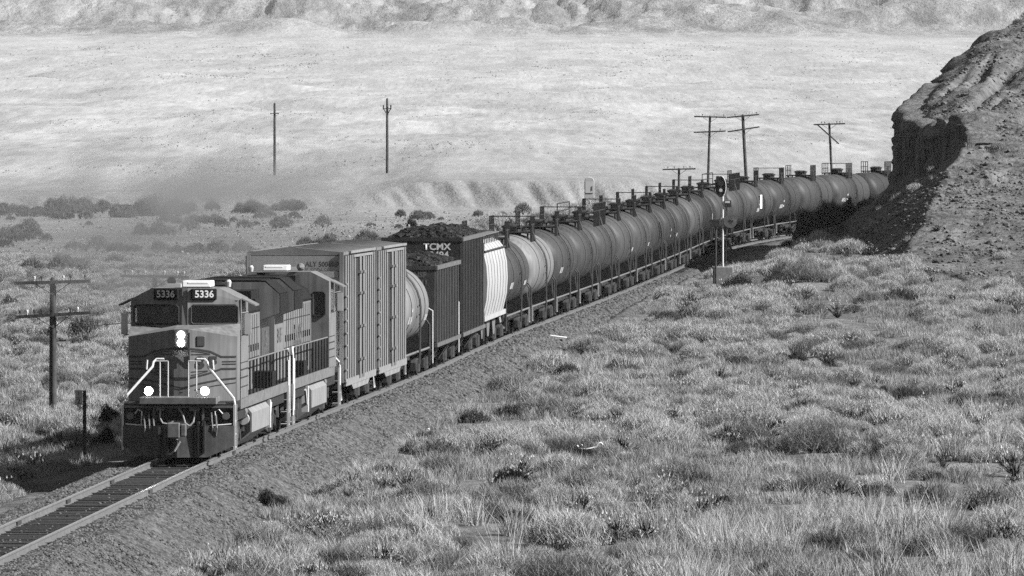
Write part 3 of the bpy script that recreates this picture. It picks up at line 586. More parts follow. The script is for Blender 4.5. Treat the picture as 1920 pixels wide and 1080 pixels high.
    for s in (-1, 1):
        MB().lathe([(6.45, .17), (6.685, .17)], 'y', (s * 1.3, 0, .98), 14).build('filler', 'silver', ft, 40)
        MB().lathe([(5.4, .16), (6.3, .16)], 'y', (s * 1.3, 0, 1.2), 12).build('air_reservoir', 'grey', root, 40)
        MB().box(s * 1.4 - .1, s * 1.4 + .1, 14.3, 14.7, .5, 1.3).tube([(s * 1.45, 14.4, .5), (s * 1.45, 15.2, 1.2)], .04).build('air_tank_bracket', 'silver', root)
    make_truck(root, 4.45, (-2.1, 0, 1.9), .53, True); make_truck(root, 17.85, (-1.9, 0, 2.1), .53, True)
    place(root, a0, L, flip); return root
M['plowgrey'] = mat('plow_paint', .05, .5, .4, 3, streak=.3); M['greyhose'] = mat('rubber_hose', .33, .6, .2)

lead = make_locomotive(0.0, 'lead diesel locomotive with headlights lit and number boards 5336', '5336', False)
second = make_locomotive(22.75, 'second diesel locomotive running backwards behind the lead engine', '', True)

def sill_car_trucks(root, L):
    make_truck(root, 2.3); make_truck(root, L - 2.3); coupler(root, .25, -1); coupler(root, L - .25, 1)

def make_boxcar(a0, label, number):
    L = 16.6; root = empty('boxcar'); tag(root, label, 'boxcar', 'boxcars behind the locomotives')
    H0, H1, W = 1.02, 5.16, 1.55
    b = MB().prism([(-W, H0), (W, H0), (W, H1), (-W, H1)], .55, L - .45); b.build('body', 'boxdark', root)  # near-black body puts the shade between the side posts into the paint
    r = MB().prism([(-W - .03, H1 + .003), (W + .03, H1 + .003), (W + .03, H1 + .1), (0, H1 + .26), (-W - .03, H1 + .1)], .5, L - .4)
    for y in np.arange(1.2, L - 1, 1.15): r.prism([(-W, H1 + .11), (0, H1 + .28), (W, H1 + .11), (W, H1 + .07), (-W, H1 + .07)], y, y + .09)
    r.build('roof', 'boxroof', root)
    e = MB().box(-W + .06, W - .06, .5, .547, H0 + .05, H1 - .02)
    for z in np.arange(1.5, 4.5, .42): e.box(-W + .14, W - .14, .47, .503, z, z + .2)
    e.build('end_wall', 'boxend', root)
    e2 = MB().box(-W - .02, -W + .1, .44, .56, H0, H1 + .08).box(W - .1, W + .02, .44, .56, H0, H1 + .08); e2.build('corner_post', 'boxcar', root)
    for s in (-1, 1):
        y = .7
        while y < L - .9:
            if not (6.1 < y < 10.2):
                hh = H0 + .05 + random.uniform(0, .02)
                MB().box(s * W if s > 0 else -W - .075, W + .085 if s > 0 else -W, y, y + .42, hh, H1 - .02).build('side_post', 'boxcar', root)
            y += 1.12
        dr = MB()
        for yy in np.arange(6.5, 10.1, .6): dr.box(s * W if s > 0 else -W - .06, W + .06 if s > 0 else -W, yy, yy + .22, H0 + .1, H1 - .12)
        door = dr.box(s * W if s > 0 else -W - .035, W + .035 if s > 0 else -W, 6.3, 10.15, H0 + .08, H1 - .1).build('door', 'boxdoor', root)
        lb = MB()
        for yy in (7.2, 7.6, 8.9, 9.3):
            lb.tube([(s * (W + .12), yy, H0), (s * (W + .12), yy, H1 - .05)], .04)
            for z in (1.6, 2.7, 3.8, 4.5): lb.box(s * (W + .12) - .08, s * (W + .12) + .05, yy - .1, yy + .1, z, z + .09)
        lb.build('locking_bar', 'boxcar', door)
        sl_ = MB().box(s * (W + .05) - .05, s * (W + .05) + .05, .7, L - .6, H0 - .12, H0 + .1).prismx([(3.6, H0 - .1), (4.6, H0 - .3), (L - 4.6, H0 - .3), (L - 3.6, H0 - .1)], s * (W + .05) - .03, s * (W + .05) + .03)
        sl_.build('side_sill', 'boxsill', root)
        tr = MB().box(s * (W + .06) - .06, s * (W + .06) + .06, 1.2 + 3.2, L - 2.4, H1 - .1, H1 - .02).box(s * (W + .06) - .05, s * (W + .06) + .05, 3, L - .8, H1 + .04, H1 + .12); tr.build('door_track', 'boxcar', root)
        ld = MB()
        for z in np.arange(1.0, 4.6, .4): ld.box(s * (W + .1) - .02, s * (W + .1) + .02, .62, 1.1, z, z + .05)
        ld.build('ladder', 'boxcar', root)
        MB().tube([(s * 1.45, .5, .95), (s * 1.48, .45, .45), (s * 1.48, .9, .45), (s * 1.45, .9, .95)], .03).build('step', 'silver', root)
    MB().box(-1.3, 1.3, .6, L - .6, .82, H0 - .003).box(-.3, .3, 3, L - 3, .5, .82).build('underframe', 'black', root)
    if number: lettering(number, .235, 'stripe', root, (.86, .455, 4.86), 0, .006, .9)
    sill_car_trucks(root, L); place(root, a0, L); return root
A = 45.3
make_boxcar(A, 'ribbed white boxcar next to the second locomotive, lettered ALY 500658', 'ALY 500658'); A += 16.9
make_boxcar(A, 'ribbed white boxcar in front of the white tank car', ''); A += 16.9

def ellipse_head(L, rad, y0, y1):
    prof = []
    for k in range(0, 7): a = k / 6 * math.pi / 2; prof.append((y0 + .75 * (1 - math.sin(a)) , max(rad * math.cos(a - 0) , .0) if False else rad * math.sin(a) if False else rad * math.sqrt(max(0, 1 - (math.cos(math.pi / 2 - a)) ** 2)) ))
    return prof
def tank_profile(y0, y1, rad, dep=.75):
    p = []
    for k in range(8):
        a = math.pi / 2 * k / 7; p.append((y0 + dep * (1 - math.sin(a)), max(rad * math.cos(a + math.pi / 2 - math.pi / 2) if False else rad * math.sin(a) ** .0 * math.sqrt(max(1e-4, 1 - (1 - (1 - math.cos(a))) ** 2)), .02)))
    return p
def tank_prof(y0, y1, rad, dep=.8):
    fr = [(y0 + dep * (1 - math.cos(a)), max(.02, rad * math.sin(a))) for a in np.linspace(0, math.pi / 2, 8)]
    return fr + [(y1 - (p[0] - y0), p[1]) for p in fr[::-1]]
def stain(m, yc, amount):
    """dark spill marks running down from the manway in the middle of the tank"""
    t = m.node_tree; p = t.nodes['Principled BSDF']; src = p.inputs['Base Color'].links[0].from_socket
    tc = node(t, 'ShaderNodeTexCoord'); sx = node(t, 'ShaderNodeSeparateXYZ'); t.links.new(tc.outputs['Object'], sx.inputs[0])
    a = node(t, 'ShaderNodeMath', operation='SUBTRACT'); a.inputs[1].default_value = yc; t.links.new(sx.outputs[1], a.inputs[0])
    b = node(t, 'ShaderNodeMath', operation='ABSOLUTE'); t.links.new(a.outputs[0], b.inputs[0])
    r = node(t, 'ShaderNodeMapRange'); r.inputs[1].default_value = .5; r.inputs[2].default_value = 3.0; r.inputs[3].default_value = 1; r.inputs[4].default_value = 0; t.links.new(b.outputs[0], r.inputs[0])
    mp = node(t, 'ShaderNodeMapping'); mp.inputs['Scale'].default_value = (1, 2.2, .18); t.links.new(tc.outputs['Object'], mp.inputs[0])
    n = node(t, 'ShaderNodeTexNoise'); n.inputs['Scale'].default_value = 1.5; n.inputs['Detail'].default_value = 5; t.links.new(mp.outputs[0], n.inputs['Vector'])
    q = node(t, 'ShaderNodeMapRange'); q.inputs[1].default_value = .42; q.inputs[2].default_value = .6; q.inputs[3].default_value = 0; q.inputs[4].default_value = amount; t.links.new(n.outputs[0], q.inputs[0])
    u = node(t, 'ShaderNodeMath', operation='MULTIPLY'); t.links.new(r.outputs[0], u.inputs[0]); t.links.new(q.outputs[0], u.inputs[1])
    v = node(t, 'ShaderNodeMath', operation='SUBTRACT'); v.inputs[0].default_value = 1; t.links.new(u.outputs[0], v.inputs[1])
    w_ = node(t, 'ShaderNodeMath', operation='MULTIPLY'); t.links.new(src, w_.inputs[0]); t.links.new(v.outputs[0], w_.inputs[1]); t.links.new(w_.outputs[0], p.inputs['Base Color'])
EXTRA = {}
def make_tank(a0, label, tone, L=17.3, rad=1.52, long_rail=0.0, bands=None, mark=True, platform=True, seed=0, rim=None):
    rnd = random.Random(seed)
    root = empty('tank_car'); tag(root, label, 'tank car', 'tank cars of the train')
    cz = 1.28 + rad
    mk = f'tank_paint_{tone:.3f}_{seed}'
    if mk not in M: M[mk] = mat('tank_paint', tone * .38 + (rnd.random() - .5) * .03, .55, .12, 1.3, streak=.32, spec=.25); stain(M[mk], L * .5, rnd.uniform(.35, .8))
    pr = tank_prof(1.1, L - 1.1, rad)
    t = MB().lathe(pr, 'y', (0, 0, cz), 40)
    mats = [mk]
    if bands:
        mats.append('mark_band'); t = MB(); segs = [1.1] + [b for bb in bands for b in bb] + [L - 1.1]
        full = sorted(set([p for p in pr] + [(b, rad) for bb in bands for b in bb]), key=lambda q: (q[0], q[1] if q[0] < L / 2 else -q[1]))
        t.lathe(full, 'y', (0, 0, cz), 40)
        for fi, fc in enumerate(t.f):
            ym = sum(t.v[i][1] for i in fc) / len(fc)
            if any(b0 < ym < b1 for b0, b1 in bands): t.m[fi] = 1
    tk = t.build('tank', mats, root, 35)
    s = MB()
    for y in (4.2 + rnd.uniform(-.8, .8), L - 4.4 + rnd.uniform(-.8, .8)): s.lathe([(y - .035, rad + .002), (y - .03, rad + .02), (y + .03, rad + .02), (y + .035, rad + .002)], 'y', (0, 0, cz), 40)
    s.build('strap', 'black', tk, 35)
    u = MB().box(-.28, .28, .35, L - .35, .72, 1.02)
    for yy in (.4, L - .8): u.box(-1.45, 1.45, yy, yy + .4, .86, 1.06)
    for yy in (2.3, L - 2.3):
        u.prism([(-1.25, .9), (1.25, .9), (1.15, 1.75), (.6, 1.42), (-.6, 1.42), (-1.15, 1.75)], yy - .35, yy + .35)
    u.box(-.9, .9, L * .5 - .6, L * .5 + .6, .5, .95).lathe([(L * .5 + 1.0, .2), (L * .5 + 2.4, .2)], 'y', (.7, 0, .85), 10); u.build('underframe', 'black', root)
    for sd in (-1, 1):
        MB().tube([(sd * 1.42, .6, 1.12), (sd * 1.42, L - .6, 1.12)], .045).build('side_rail', 'grey', root)
        for yy in (.55, L - .55): MB().tube([(sd * 1.44, yy, .5), (sd * 1.44, yy, 2.0), (sd * 1.3, yy, 2.2), (sd * .95, yy, 2.2), (sd * .95, yy, 1.05)], .04).build('end_handrail', 'rust', root)
        for yy in (1.0, L - 1.0):
            MB().box(sd * 1.46 - .03, sd * 1.46 + .03, yy - .2, yy + .2, .48, .52).box(sd * 1.46 - .03, sd * 1.46 + .03, yy - .2, yy - .16, .5, 1.1).box(sd * 1.46 - .03, sd * 1.46 + .03, yy + .16, yy + .2, .5, 1.1).build('step', 'silver' if rnd.random() < .35 else 'rust', root)
    if platform:
        zt_ = cz + rad; yc_ = L * .5 + rnd.uniform(-.6, .6)
        p = MB().box(-.95, .95, yc_ - 1.3, yc_ + 1.3, zt_ + .05, zt_ + .12)
        for sd in (-1, 1):
            for yy in (yc_ - 1.1, yc_ + 1.1): p.box(sd * .8 - .04, sd * .8 + .04, yy - .05, yy + .05, zt_ - .45, zt_ + .05)
        p.build('platform', 'black', root)
        lr = max(2.6, long_rail); g = MB(); x0, y0, y1 = .95, yc_ - lr / 2, yc_ + lr / 2
        nb = max(5, int(lr / .42))
        for i in range(nb + 1):
            yy = y0 + (y1 - y0) * i / nb; g.box(x0 - .025, x0 + .025, yy - .03, yy + .03, zt_ - .42 , zt_ + .85)
            if i in (0, nb) or long_rail == 0 and i % 2 == 0: g.box(-x0 - .025, -x0 + .025, yy - .03, yy + .03, zt_ - .42, zt_ + .85)
        for z in (zt_ + .45, zt_ + .85):
            for xx in (x0, -x0): g.tube([(xx, y0, z), (xx, y1, z)], .03)
        if seed % 2: g.tube([(-x0, y0, zt_ + .85), (x0, y0, zt_ + .85)], .028)
        for yy in (y0, y1): g.tube([(-x0, yy, zt_ + .1), (x0, yy, zt_ + .1)], .028)
        g.box(x0 - .02, x0 + .02, yc_ - .35, yc_ + .35, zt_ - .45, zt_ + .5); g.build('platform_railing', 'iron', root)
        d = MB().lathe([(zt_ - .1, .42), (zt_ + .28, .42), (zt_ + .3, .5), (zt_ + .38, .5), (zt_ + .46, .3)], 'z', (0, yc_, 0), 16); d.box(-.25, .25, yc_ - 1.0, yc_ - .6, zt_, zt_ + .35)
        d.build('manway', 'iron', root, 35)
        la = MB()
        for dy in (-.22, .22): la.tube([(.98, yc_ + dy, zt_ + .1)] + [((rad + .1) * math.sin(a), yc_ + dy, cz + (rad + .1) * math.cos(a)) for a in np.linspace(.75, 1.57, 5)] + [(rad + .06, yc_ + dy, .7)], .026, 5)
        for z in np.arange(.8, cz + .2, .34): la.box(rad + .04, rad + .09, yc_ - .22, yc_ + .22, z, z + .04)
        la.build('ladder', 'iron', root)
    if mark:                                                              # stencilled data patches, too small to read
        mk_ = MB()
        for yy, a, wd, hh in ((2.6 + rnd.uniform(0, 1.5), 1.75, 1.5, .28), (L - 5 + rnd.uniform(0, 1.5), 1.8, 1.1, .22), (L * .5 - 3.6, 1.55, .5, .5)):
            if rnd.random() < .45: continue
            for k in range(4 if wd > .6 else 1):
                w1 = wd / 4 if wd > .6 else wd; ya = yy + k * w1 * 1.25
                c = lambda an, y: ((rad + .012) * math.sin(an), y, cz + (rad + .012) * math.cos(an)); da = hh / rad
                mk_.quad(c(a, ya), c(a, ya + w1), c(a + da, ya + w1), c(a + da, ya))
        if mk_.v: mk_.build('stencil_patch', 'fadedmark', root)
    sill_car_trucks(root, L); place(root, a0, L); return root
M['mark_band'] = mat('white_band_paint', .6, .45, .1, 1.5, streak=.15)
make_tank(A, 'white tank car between the ribbed boxcars and the coal cars', .60, L=16.0, rad=1.5, seed=3); A += 16.2

def make_coalcar(a0, label, H, m, rows_, L=15.9):
    root = empty('coal_car'); tag(root, label, 'coal car', 'loaded coal cars')
    W = 1.56; z0 = 1.3
    b = MB()
    b.prism([(-W, z0), (W, z0), (W, H), (W - .08, H), (W - .08, z0 + .3), (-W + .08, z0 + .3), (-W + .08, H), (-W, H)], .75, L - .75)
    b.box(-W + .02, W - .02, .68, .75, z0, H - .01).box(-W + .02, W - .02, L - .75, L - .68, z0, H - .01); b.build('body', m, root)
    for s in (-1, 1):
        y = .95
        while y < L - 1.0:
            MB().box(s * W if s > 0 else -W - .06, W + .06 if s > 0 else -W, y, y + .34, z0 - .1, H - .12).build('side_stake', m, root); y += 1.0
        MB().box(s * W - .02 if s > 0 else -W - .1, W + .1 if s > 0 else -W + .02, .66, L - .66, H - .1, H + .06).build('top_chord', 'coalchord', root)
        MB().box(s * W - .02 if s > 0 else -W - .1, W + .1 if s > 0 else -W + .02, .7, L - .7, z0 - .2, z0 - .05).build('side_sill', 'coalchord', root)
        hp = MB()
        for y in (3.6, 5.0, L - 5.0, L - 3.6): hp.add([(s * 1.4, y, z0 - .2), (s * 1.4, y + .5, z0 - .2), (s * .9, y + .9, .4), (s * .9, y + .4, .4), (s * 1.5, y, z0 - .2), (s * 1.5, y + .5, z0 - .2), (s * 1.0, y + .9, .4), (s * 1.0, y + .4, .4)], [(0, 1, 2, 3), (4, 7, 6, 5), (0, 3, 7, 4), (1, 5, 6, 2), (3, 2, 6, 7)])
        hp.build('hopper_brace', 'coalchord', root)
        MB().tube([(s * 1.48, .5, .5), (s * 1.48, .5, 2.5), (s * 1.3, .5, 2.6), (s * 1.2, .5, 2.6)], .035).build('end_handrail', 'silver', root)
    e = MB().box(-1.4, 1.4, .3, .8, 1.0, 1.3).box(-1.4, 1.4, L - .8, L - .3, 1.0, 1.3).box(-.3, .3, .4, L - .4, .75, 1.05)
    e.prismx([(3, z0), (L - 3, z0), (L - 4, .45), (4, .45)], -.9, .9); e.build('underframe', 'black', root)
    rc = MB().box(-W - .03, W + .03, .655, .74, H - .1, H + .06); rc.build('end_chord', m, root)
    for txt, sz, x, z in rows_: lettering(txt, sz, 'mark' if sz > .36 else 'grey', root, (x, .672 - .0, z), 0, .01, 1.05)
    sill_car_trucks(root, L); place(root, a0, L)
    # heap of coal riding in the car
    nx, ny = 22, 90; xs = np.linspace(-W + .1, W - .1, nx); ys = np.linspace(.8, L - .8, ny)
    def top(x, y): return H - .12 + .42 * np.minimum(1, np.maximum(0, np.minimum((W - np.abs(x)) / .8, np.minimum(y - .7, L - .7 - y) / 1.3))) ** .7 + .16 * fbm(x * 1.3, y * 1.1, int(a0), 3)
    Y, X = np.meshgrid(ys, xs, indexing='ij'); hz = np.where((Y < .85) | (Y > L - .85) | (np.abs(X) > W - .15), H - .25, top(X, Y))
    hb = MB(); hb.add(np.stack([X, Y, hz], -1).reshape(-1, 3).tolist(), [(i * nx + k, i * nx + k + 1, (i + 1) * nx + k + 1, (i + 1) * nx + k) for i in range(ny - 1) for k in range(nx - 1)])
    lum = [rock_mesh(900 + i, 1.0) for i in range(5)]
    for i in range(1500):
        x, y = random.uniform(-W + .2, W - .2), random.uniform(.9, L - .9); q = lum[i % 5]; r = random.choice((.05, .07, .1, .13, .17)); an = random.uniform(0, 6.28); z = float(top(np.array(x), np.array(y)))
        c_, s_ = math.cos(an) * r, math.sin(an) * r
        hb.add([(x + p[0] * c_ - p[1] * s_, y + p[0] * s_ + p[1] * c_, z + p[2] * r) for p in q.v], q.f)
    o = hb.build('coal_heap', 'coal'); o['kind'] = 'stuff'
    o.location = root.location; o.rotation_euler = root.rotation_euler
    o['label'] = 'heap of lump coal filling the coal car ' + ('lettered TCMX 3494' if H > 4.3 else 'behind the white tank car')
    return root
M['coalchord'] = mat('coal_car_chord', .12, .6, .3)
make_coalcar(A, 'lower dark ribbed coal car lettered BNSF, right behind the white tank car', 4.15, 'coalcar', [('BNSF', .28, .9, 3.86), ('52111', .26, .95, 3.58)]); A += 16.1
make_coalcar(A, 'taller near-black ribbed coal car lettered TCMX 3494', 5.02, 'coalcar2', [('TCMX', .37, .6, 4.70), ('3494', .37, .68, 4.37)]); A += 16.1

def make_hopper(a0, label):
    L = 15.6; root = empty('covered_hopper'); tag(root, label, 'hopper car', None)
    out = [(1.42, 1.5), (1.58, 2.2), (1.62, 2.9), (1.58, 3.6), (1.45, 4.2), (1.25, 4.45), (.8, 4.68), (0, 4.75)]
    poly = out + [(-x, z) for x, z in out[::-1][1:]]
    MB().prism(poly, .9, L - .9).build('body', 'hopperwhite', root, 30)
    rb = MB()
    for y in np.arange(2.0, L - 1, 1.9):
        p2 = [(x * 1.012, z) for x, z in poly]; rb.prism(p2, y, y + .05)
    rb.build('seam', 'hopperwhite', root)
    for s in (-1, 1):
        MB().tube([(s * 1.5, .9, 4.22), (s * 1.5, L - .9, 4.22)], .04).build('roof_seam', 'boxdark', root)
        MB().box(s * 1.46 - .06, s * 1.46 + .06, .7, L - .7, 1.3, 1.5).build('side_sill', 'hopperwhite', root)
        rw = MB().box(s * 1.0 - .25, s * 1.0 + .25, 1.0, L - 1.0, 4.84, 4.88)
        for y in np.arange(1.2, L - 1, 1.1): rw.box(s * 1.2 - .02, s * 1.2 + .02, y, y + .05, 4.4, 4.86).box(s * .8 - .02, s * .8 + .02, y, y + .05, 4.6, 4.86)
        rw.build('running_board', 'grey', root)
        br = MB()
        for y, dy in ((1.0, 2.2), (1.6, 2.2), (L - 1.0, -2.2), (L - 1.6, -2.2)): br.tube([(s * 1.3, y, .95), (s * 1.35, y + dy, 1.5)], .05)
        br.build('slope_brace', 'silver', root)
        MB().tube([(s * 1.46, .6, .5), (s * 1.46, .6, 4.6)], .03).tube([(s * 1.46, 1.0, .5), (s * 1.46, 1.0, 4.6)], .03).build('ladder', 'rust', root)
    hb = MB()
    for y in (4.0, 7.8, 11.6): hb.prismx([(y - 1.6, 1.5), (y + 1.6, 1.5), (y + .5, .5), (y - .5, .5)], -1.2, 1.2)
    hb.build('discharge_hopper', 'grey', root)
    tr = MB()
    for y in (3.2, 5.4, 7.8, 10.2, 12.4): tr.lathe([(4.72, .3), (4.92, .3), (4.96, .2)], 'z', (0, y, 0), 12)
    tr.build('roof_hatch', 'hopperwhite', root)
    MB().box(-.3, .3, .4, L - .4, .75, 1.3).box(-1.4, 1.4, .5, 1.0, .95, 1.3).box(-1.4, 1.4, L - 1, L - .5, .95, 1.3).build('underframe', 'black', root)
    sill_car_trucks(root, L); place(root, a0, L)
make_hopper(A, 'white round-sided covered hopper car behind the black coal cars'); A += 15.8

TK = [(.155, 0, 'dark grey tank car directly behind the white covered hopper'), (.56, 0, 'white tank car with a shaded grey front end, second behind the covered hopper'),
      (.165, 0, 'dark grey tank car directly behind the white one with a ladder shadow'), (.185, 0, 'fourth tank car behind the covered hopper, mid grey'),
      (.19, 10, 'fifth tank car behind the covered hopper, with a long barred railing on top'), (.17, 0, 'sixth tank car behind the covered hopper, with a pale square patch'),
      (.20, 0, 'seventh tank car behind the covered hopper, slightly paler grey'), (.14, 0, 'eighth tank car behind the covered hopper, darker grey'), (.15, 0, 'ninth tank car behind the covered hopper, plain grey'),
      (.155, 0, 'tenth tank car behind the covered hopper, plain dark grey'), (.24, 0, 'paler grey tank car, second ahead of the signal mast'), (.12, 0, 'dark tank car just ahead of the signal mast'),
      (.14, 0, 'dark tank car half hidden behind the signal head'), (.16, 9, 'tank car with a long barred railing past the signal mast'), (.18, 0, 'tank car with a white square placard, past the signal mast'),
      (.165, 0, 'third tank car before the cliff, its lower end behind dark shrubs'), (.17, 0, 'second last visible tank car, above the dark shrubs at the cliff foot'), (.18, 0, 'tank car at the cliff edge, last one seen almost whole'), (.16, 0, 'tank car mostly hidden behind the dark cliff, last of the train')]
TANKS = []
for i, (tone, lr, lab) in enumerate(TK):
    TANKS.append(make_tank(A, lab, tone, long_rail=lr, seed=i + 10, mark=(i % 3 != 1), bands=[(10.6, 12.0)] if i == 1 and False else None)); A += 17.45
pk = MB().box(-.01, .01, -.75, .75, -.5, .5).build('placard', 'mark', TANKS[14]); pk.location = (1.535, 6.2, 2.95)

# ------------------------------------------------------------------ engineer in the cab of the lead engine
def person_mesh():
    bm = bmesh.new(); me = bpy.data.meshes.new('person')
    J = [((0, 0, .0), .17), ((0, 0, .25), .18), ((0, 0, .46), .17), ((0, -.01, .58), .07), ((0, -.03, .66), .085), ((0, -.03, .78), .095), ((0, -.02, .86), .06),
         ((.2, 0, .5), .075), ((.27, -.1, .25), .055), ((.2, -.36, .2), .045), ((.17, -.45, .22), .04), ((-.2, 0, .5), .075), ((-.27, -.1, .25), .055), ((-.2, -.36, .2), .045), ((-.17, -.45, .22), .04),
         ((.11, -.25, -.03), .09), ((.12, -.5, -.05), .075), ((.12, -.52, -.45), .05), ((-.11, -.25, -.03), .09), ((-.12, -.5, -.05), .075), ((-.12, -.52, -.45), .05)]
    E = [(0, 1), (1, 2), (2, 3), (3, 4), (4, 5), (5, 6), (2, 7), (7, 8), (8, 9), (9, 10), (2, 11), (11, 12), (12, 13), (13, 14), (0, 15), (15, 16), (16, 17), (0, 18), (18, 19), (19, 20)]
    me.from_pydata([j[0] for j in J], E, []); o = bpy.data.objects.new('person', me); COL.objects.link(o)
    sk = o.modifiers.new('skin', 'SKIN'); 
    if not me.skin_vertices: 
        bm.from_mesh(me); bm.verts.layers.skin.verify(); bm.to_mesh(me)
    for i, (p, r) in enumerate(J): me.skin_vertices[0].data[i].radius = (r, r)
    me.skin_vertices[0].data[0].use_root = True
    o.modifiers.new('sub', 'SUBSURF').levels = 1; o.modifiers['sub'].render_levels = 1
    me.materials.append(M['shirt']); bm.free(); return o
pr = person_mesh(); tag(pr, 'engineer in dark clothes sitting at the cab window of the lead locomotive', 'person')
fc = MB().lathe([(.62, .05), (.66, .088), (.74, .1), (.8, .092)], 'z', (0, -.035, 0), 12); fc.box(-.015, .015, -.15, -.12, .69, .73); fc.build('face', 'skin', pr, 60)
cp = MB().lathe([(.79, .112), (.85, .1), (.89, .05)], 'z', (0, -.02, 0), 12); cp.box(-.07, .07, -.2, -.1, .79, .805); cp.build('cap', 'shirt', pr, 60)
pr.matrix_world = lead.matrix_world
lm = Matrix.LocRotScale(lead.location, lead.rotation_euler, None)
pr.location = lm @ Vector((-.62, 3.75, 3.35)); pr.rotation_euler = lead.rotation_euler

# ------------------------------------------------------------------ lineside: signal, post, cabinet, poles
d = 512; x, z = (1355 - 960) / FPX * d, EYE - (516 - HOR) / FPX * d
sg = empty('signal_mast', (x, d, z)); tag(sg, 'white signal mast with black oval head facing the train, on a concrete base', 'railway signal')
MB().box(-.55, .6, -.5, .5, -1.2, .5).build('base', 'concrete', sg, bevel=.04)
MB().lathe([(.42, .065), (5.0, .06)], 'z', n=12).build('mast', 'white', sg, 40)
hd_ = MB()
ov = [(.3 * math.cos(a), .62 * math.sin(a) + 5.15) for a in np.linspace(0, 2 * math.pi, 24, endpoint=False)]
hd_.prism(ov, -.2, -.14); hd_.lathe([(-.62, .16), (-.2, .17)], 'y', (0, 0, 5.35), 14).lathe([(-.45, .14), (-.2, .14)], 'y', (0, 0, 4.95), 14); hd_.box(-.16, .16, -.14, .12, 4.75, 5.6)
h_ = hd_.build('signal_head', 'iron', sg, 40); h_.location = (-.12, 0, 0)
rm = MB().tube([(.3 * math.cos(a), -.22, .62 * math.sin(a) + 5.15) for a in np.linspace(-1.1, 1.3, 12)], .028); rm.build('rim', 'white', h_)  # white arc paints the sunlit edge of the oval head
MB().lathe([(-.46, .1), (-.44, .1)], 'y', (0, 0, 4.95), 12).build('lens', 'insulator', h_)
tg = MB().lathe([(-.12, .36), (-.08, .36)], 'y', (0, 0, 0), 24); tg = MB()
for a0_ in range(24):
    a1, a2 = 2 * math.pi * a0_ / 24, 2 * math.pi * (a0_ + 1) / 24
    for r0, r1, y in ((.16, .4, -.1),): tg.add([(r0 * math.cos(a1), y, r0 * math.sin(a1)), (r1 * math.cos(a1), y, r1 * math.sin(a1)), (r1 * math.cos(a2), y, r1 * math.sin(a2)), (r0 * math.cos(a2), y, r0 * math.sin(a2)), (r0 * math.cos(a1), y + .25, r0 * math.sin(a1)), (r1 * math.cos(a1), y + .04, r1 * math.sin(a1)), (r1 * math.cos(a2), y + .04, r1 * math.sin(a2)), (r0 * math.cos(a2), y + .25, r0 * math.sin(a2))], [(0, 1, 2, 3), (4, 7, 6, 5), (1, 5, 6, 2), (0, 3, 7, 4)])
tgo = tg.build('marker_disc', 'grey', sg); tgo.location = (.45, 0, 3.15)
MB().box(.02, .5, -.04, .04, 2.72, 2.82).box(-.1, .6, -.05, .05, 3.1, 3.18).build('bracket', 'grey', sg)
MB().box(.1, .5, -.08, .1, 3.95, 4.35).build('number_plate', 'iron', sg); MB().box(.14, .42, -.1, -.083, 4.2, 4.32).build('plate_mark', 'white', sg)
MB().tube([(.2, .1, .42), (.2, .1, 5.3)], .025).tube([(.42, .1, .42), (.42, .1, 5.3)], .0).build('ladder', 'iron', sg)
cb = empty('control_post', (x - .42 - .0, d - .62, z - .2)); tag(cb, 'dark post with a small box on top beside the signal mast', 'post')
MB().lathe([(-.6, .07), (3.35, .06)], 'z', n=8).build('post', 'rust', cb); MB().box(-.32, .22, -.12, .12, 3.0, 3.45).build('box', 'iron', cb); MB().tube([(-.2, 0, 3.45), (-.2, 0, 3.8)], .02).build('conduit', 'silver', cb)

x, d, z = at_ground(158, 872)
mp = empty('milepost', (x, d, z)); tag(mp, 'thin dark post with a small half-mile sign reading 1/2', 'milepost')
MB().prism([(-.05, -.5), (.05, -.5), (.045, 2.24), (-.045, 2.24)], -.04, .04).build('post', 'wood', mp); MB().tube([(.05, -.03, -.3), (.045, -.03, 2.22)], .012).build('edge', 'grey', mp)
pn = MB().box(-.28, -.055, -.06, -.04, 1.80, 2.25).build('sign_panel', 'signwhite', mp)
lettering('1', .17, 'stripe', pn, (-.17, -.063, 2.15), 0, .004); lettering('2', .23, 'stripe', pn, (-.17, -.063, 1.91), 0, .004); MB().box(-.23, -.11, -.064, -.062, 2.03, 2.045).build('fraction_bar', 'stripe', pn)

x, d, z = 3.3, 640, 3.6
d = 612; x = (1105 - 960) / FPX * d; z = ground_z(x, d)
rc_ = empty('relay_cabinet', (x, d, z)); tag(rc_, 'silver rounded-top relay cabinet standing on the bank behind the tank cars', 'cabinet')
ztop = EYE - (332 - HOR) / FPX * d - z
pl_ = [(-.34, -.3), (.34, -.3), (.34, ztop - .25), (.25, ztop - .07), (.1, ztop), (-.1, ztop), (-.25, ztop - .07), (-.34, ztop - .25)]
MB().prism(pl_, -.3, .3).build('housing', 'silver', rc_, bevel=.03); MB().box(-.28, .28, -.33, -.302, ztop - 1.1, ztop - .3).box(.2, .24, -.36, -.33, ztop - .9, ztop - .6).build('door', 'white', rc_)

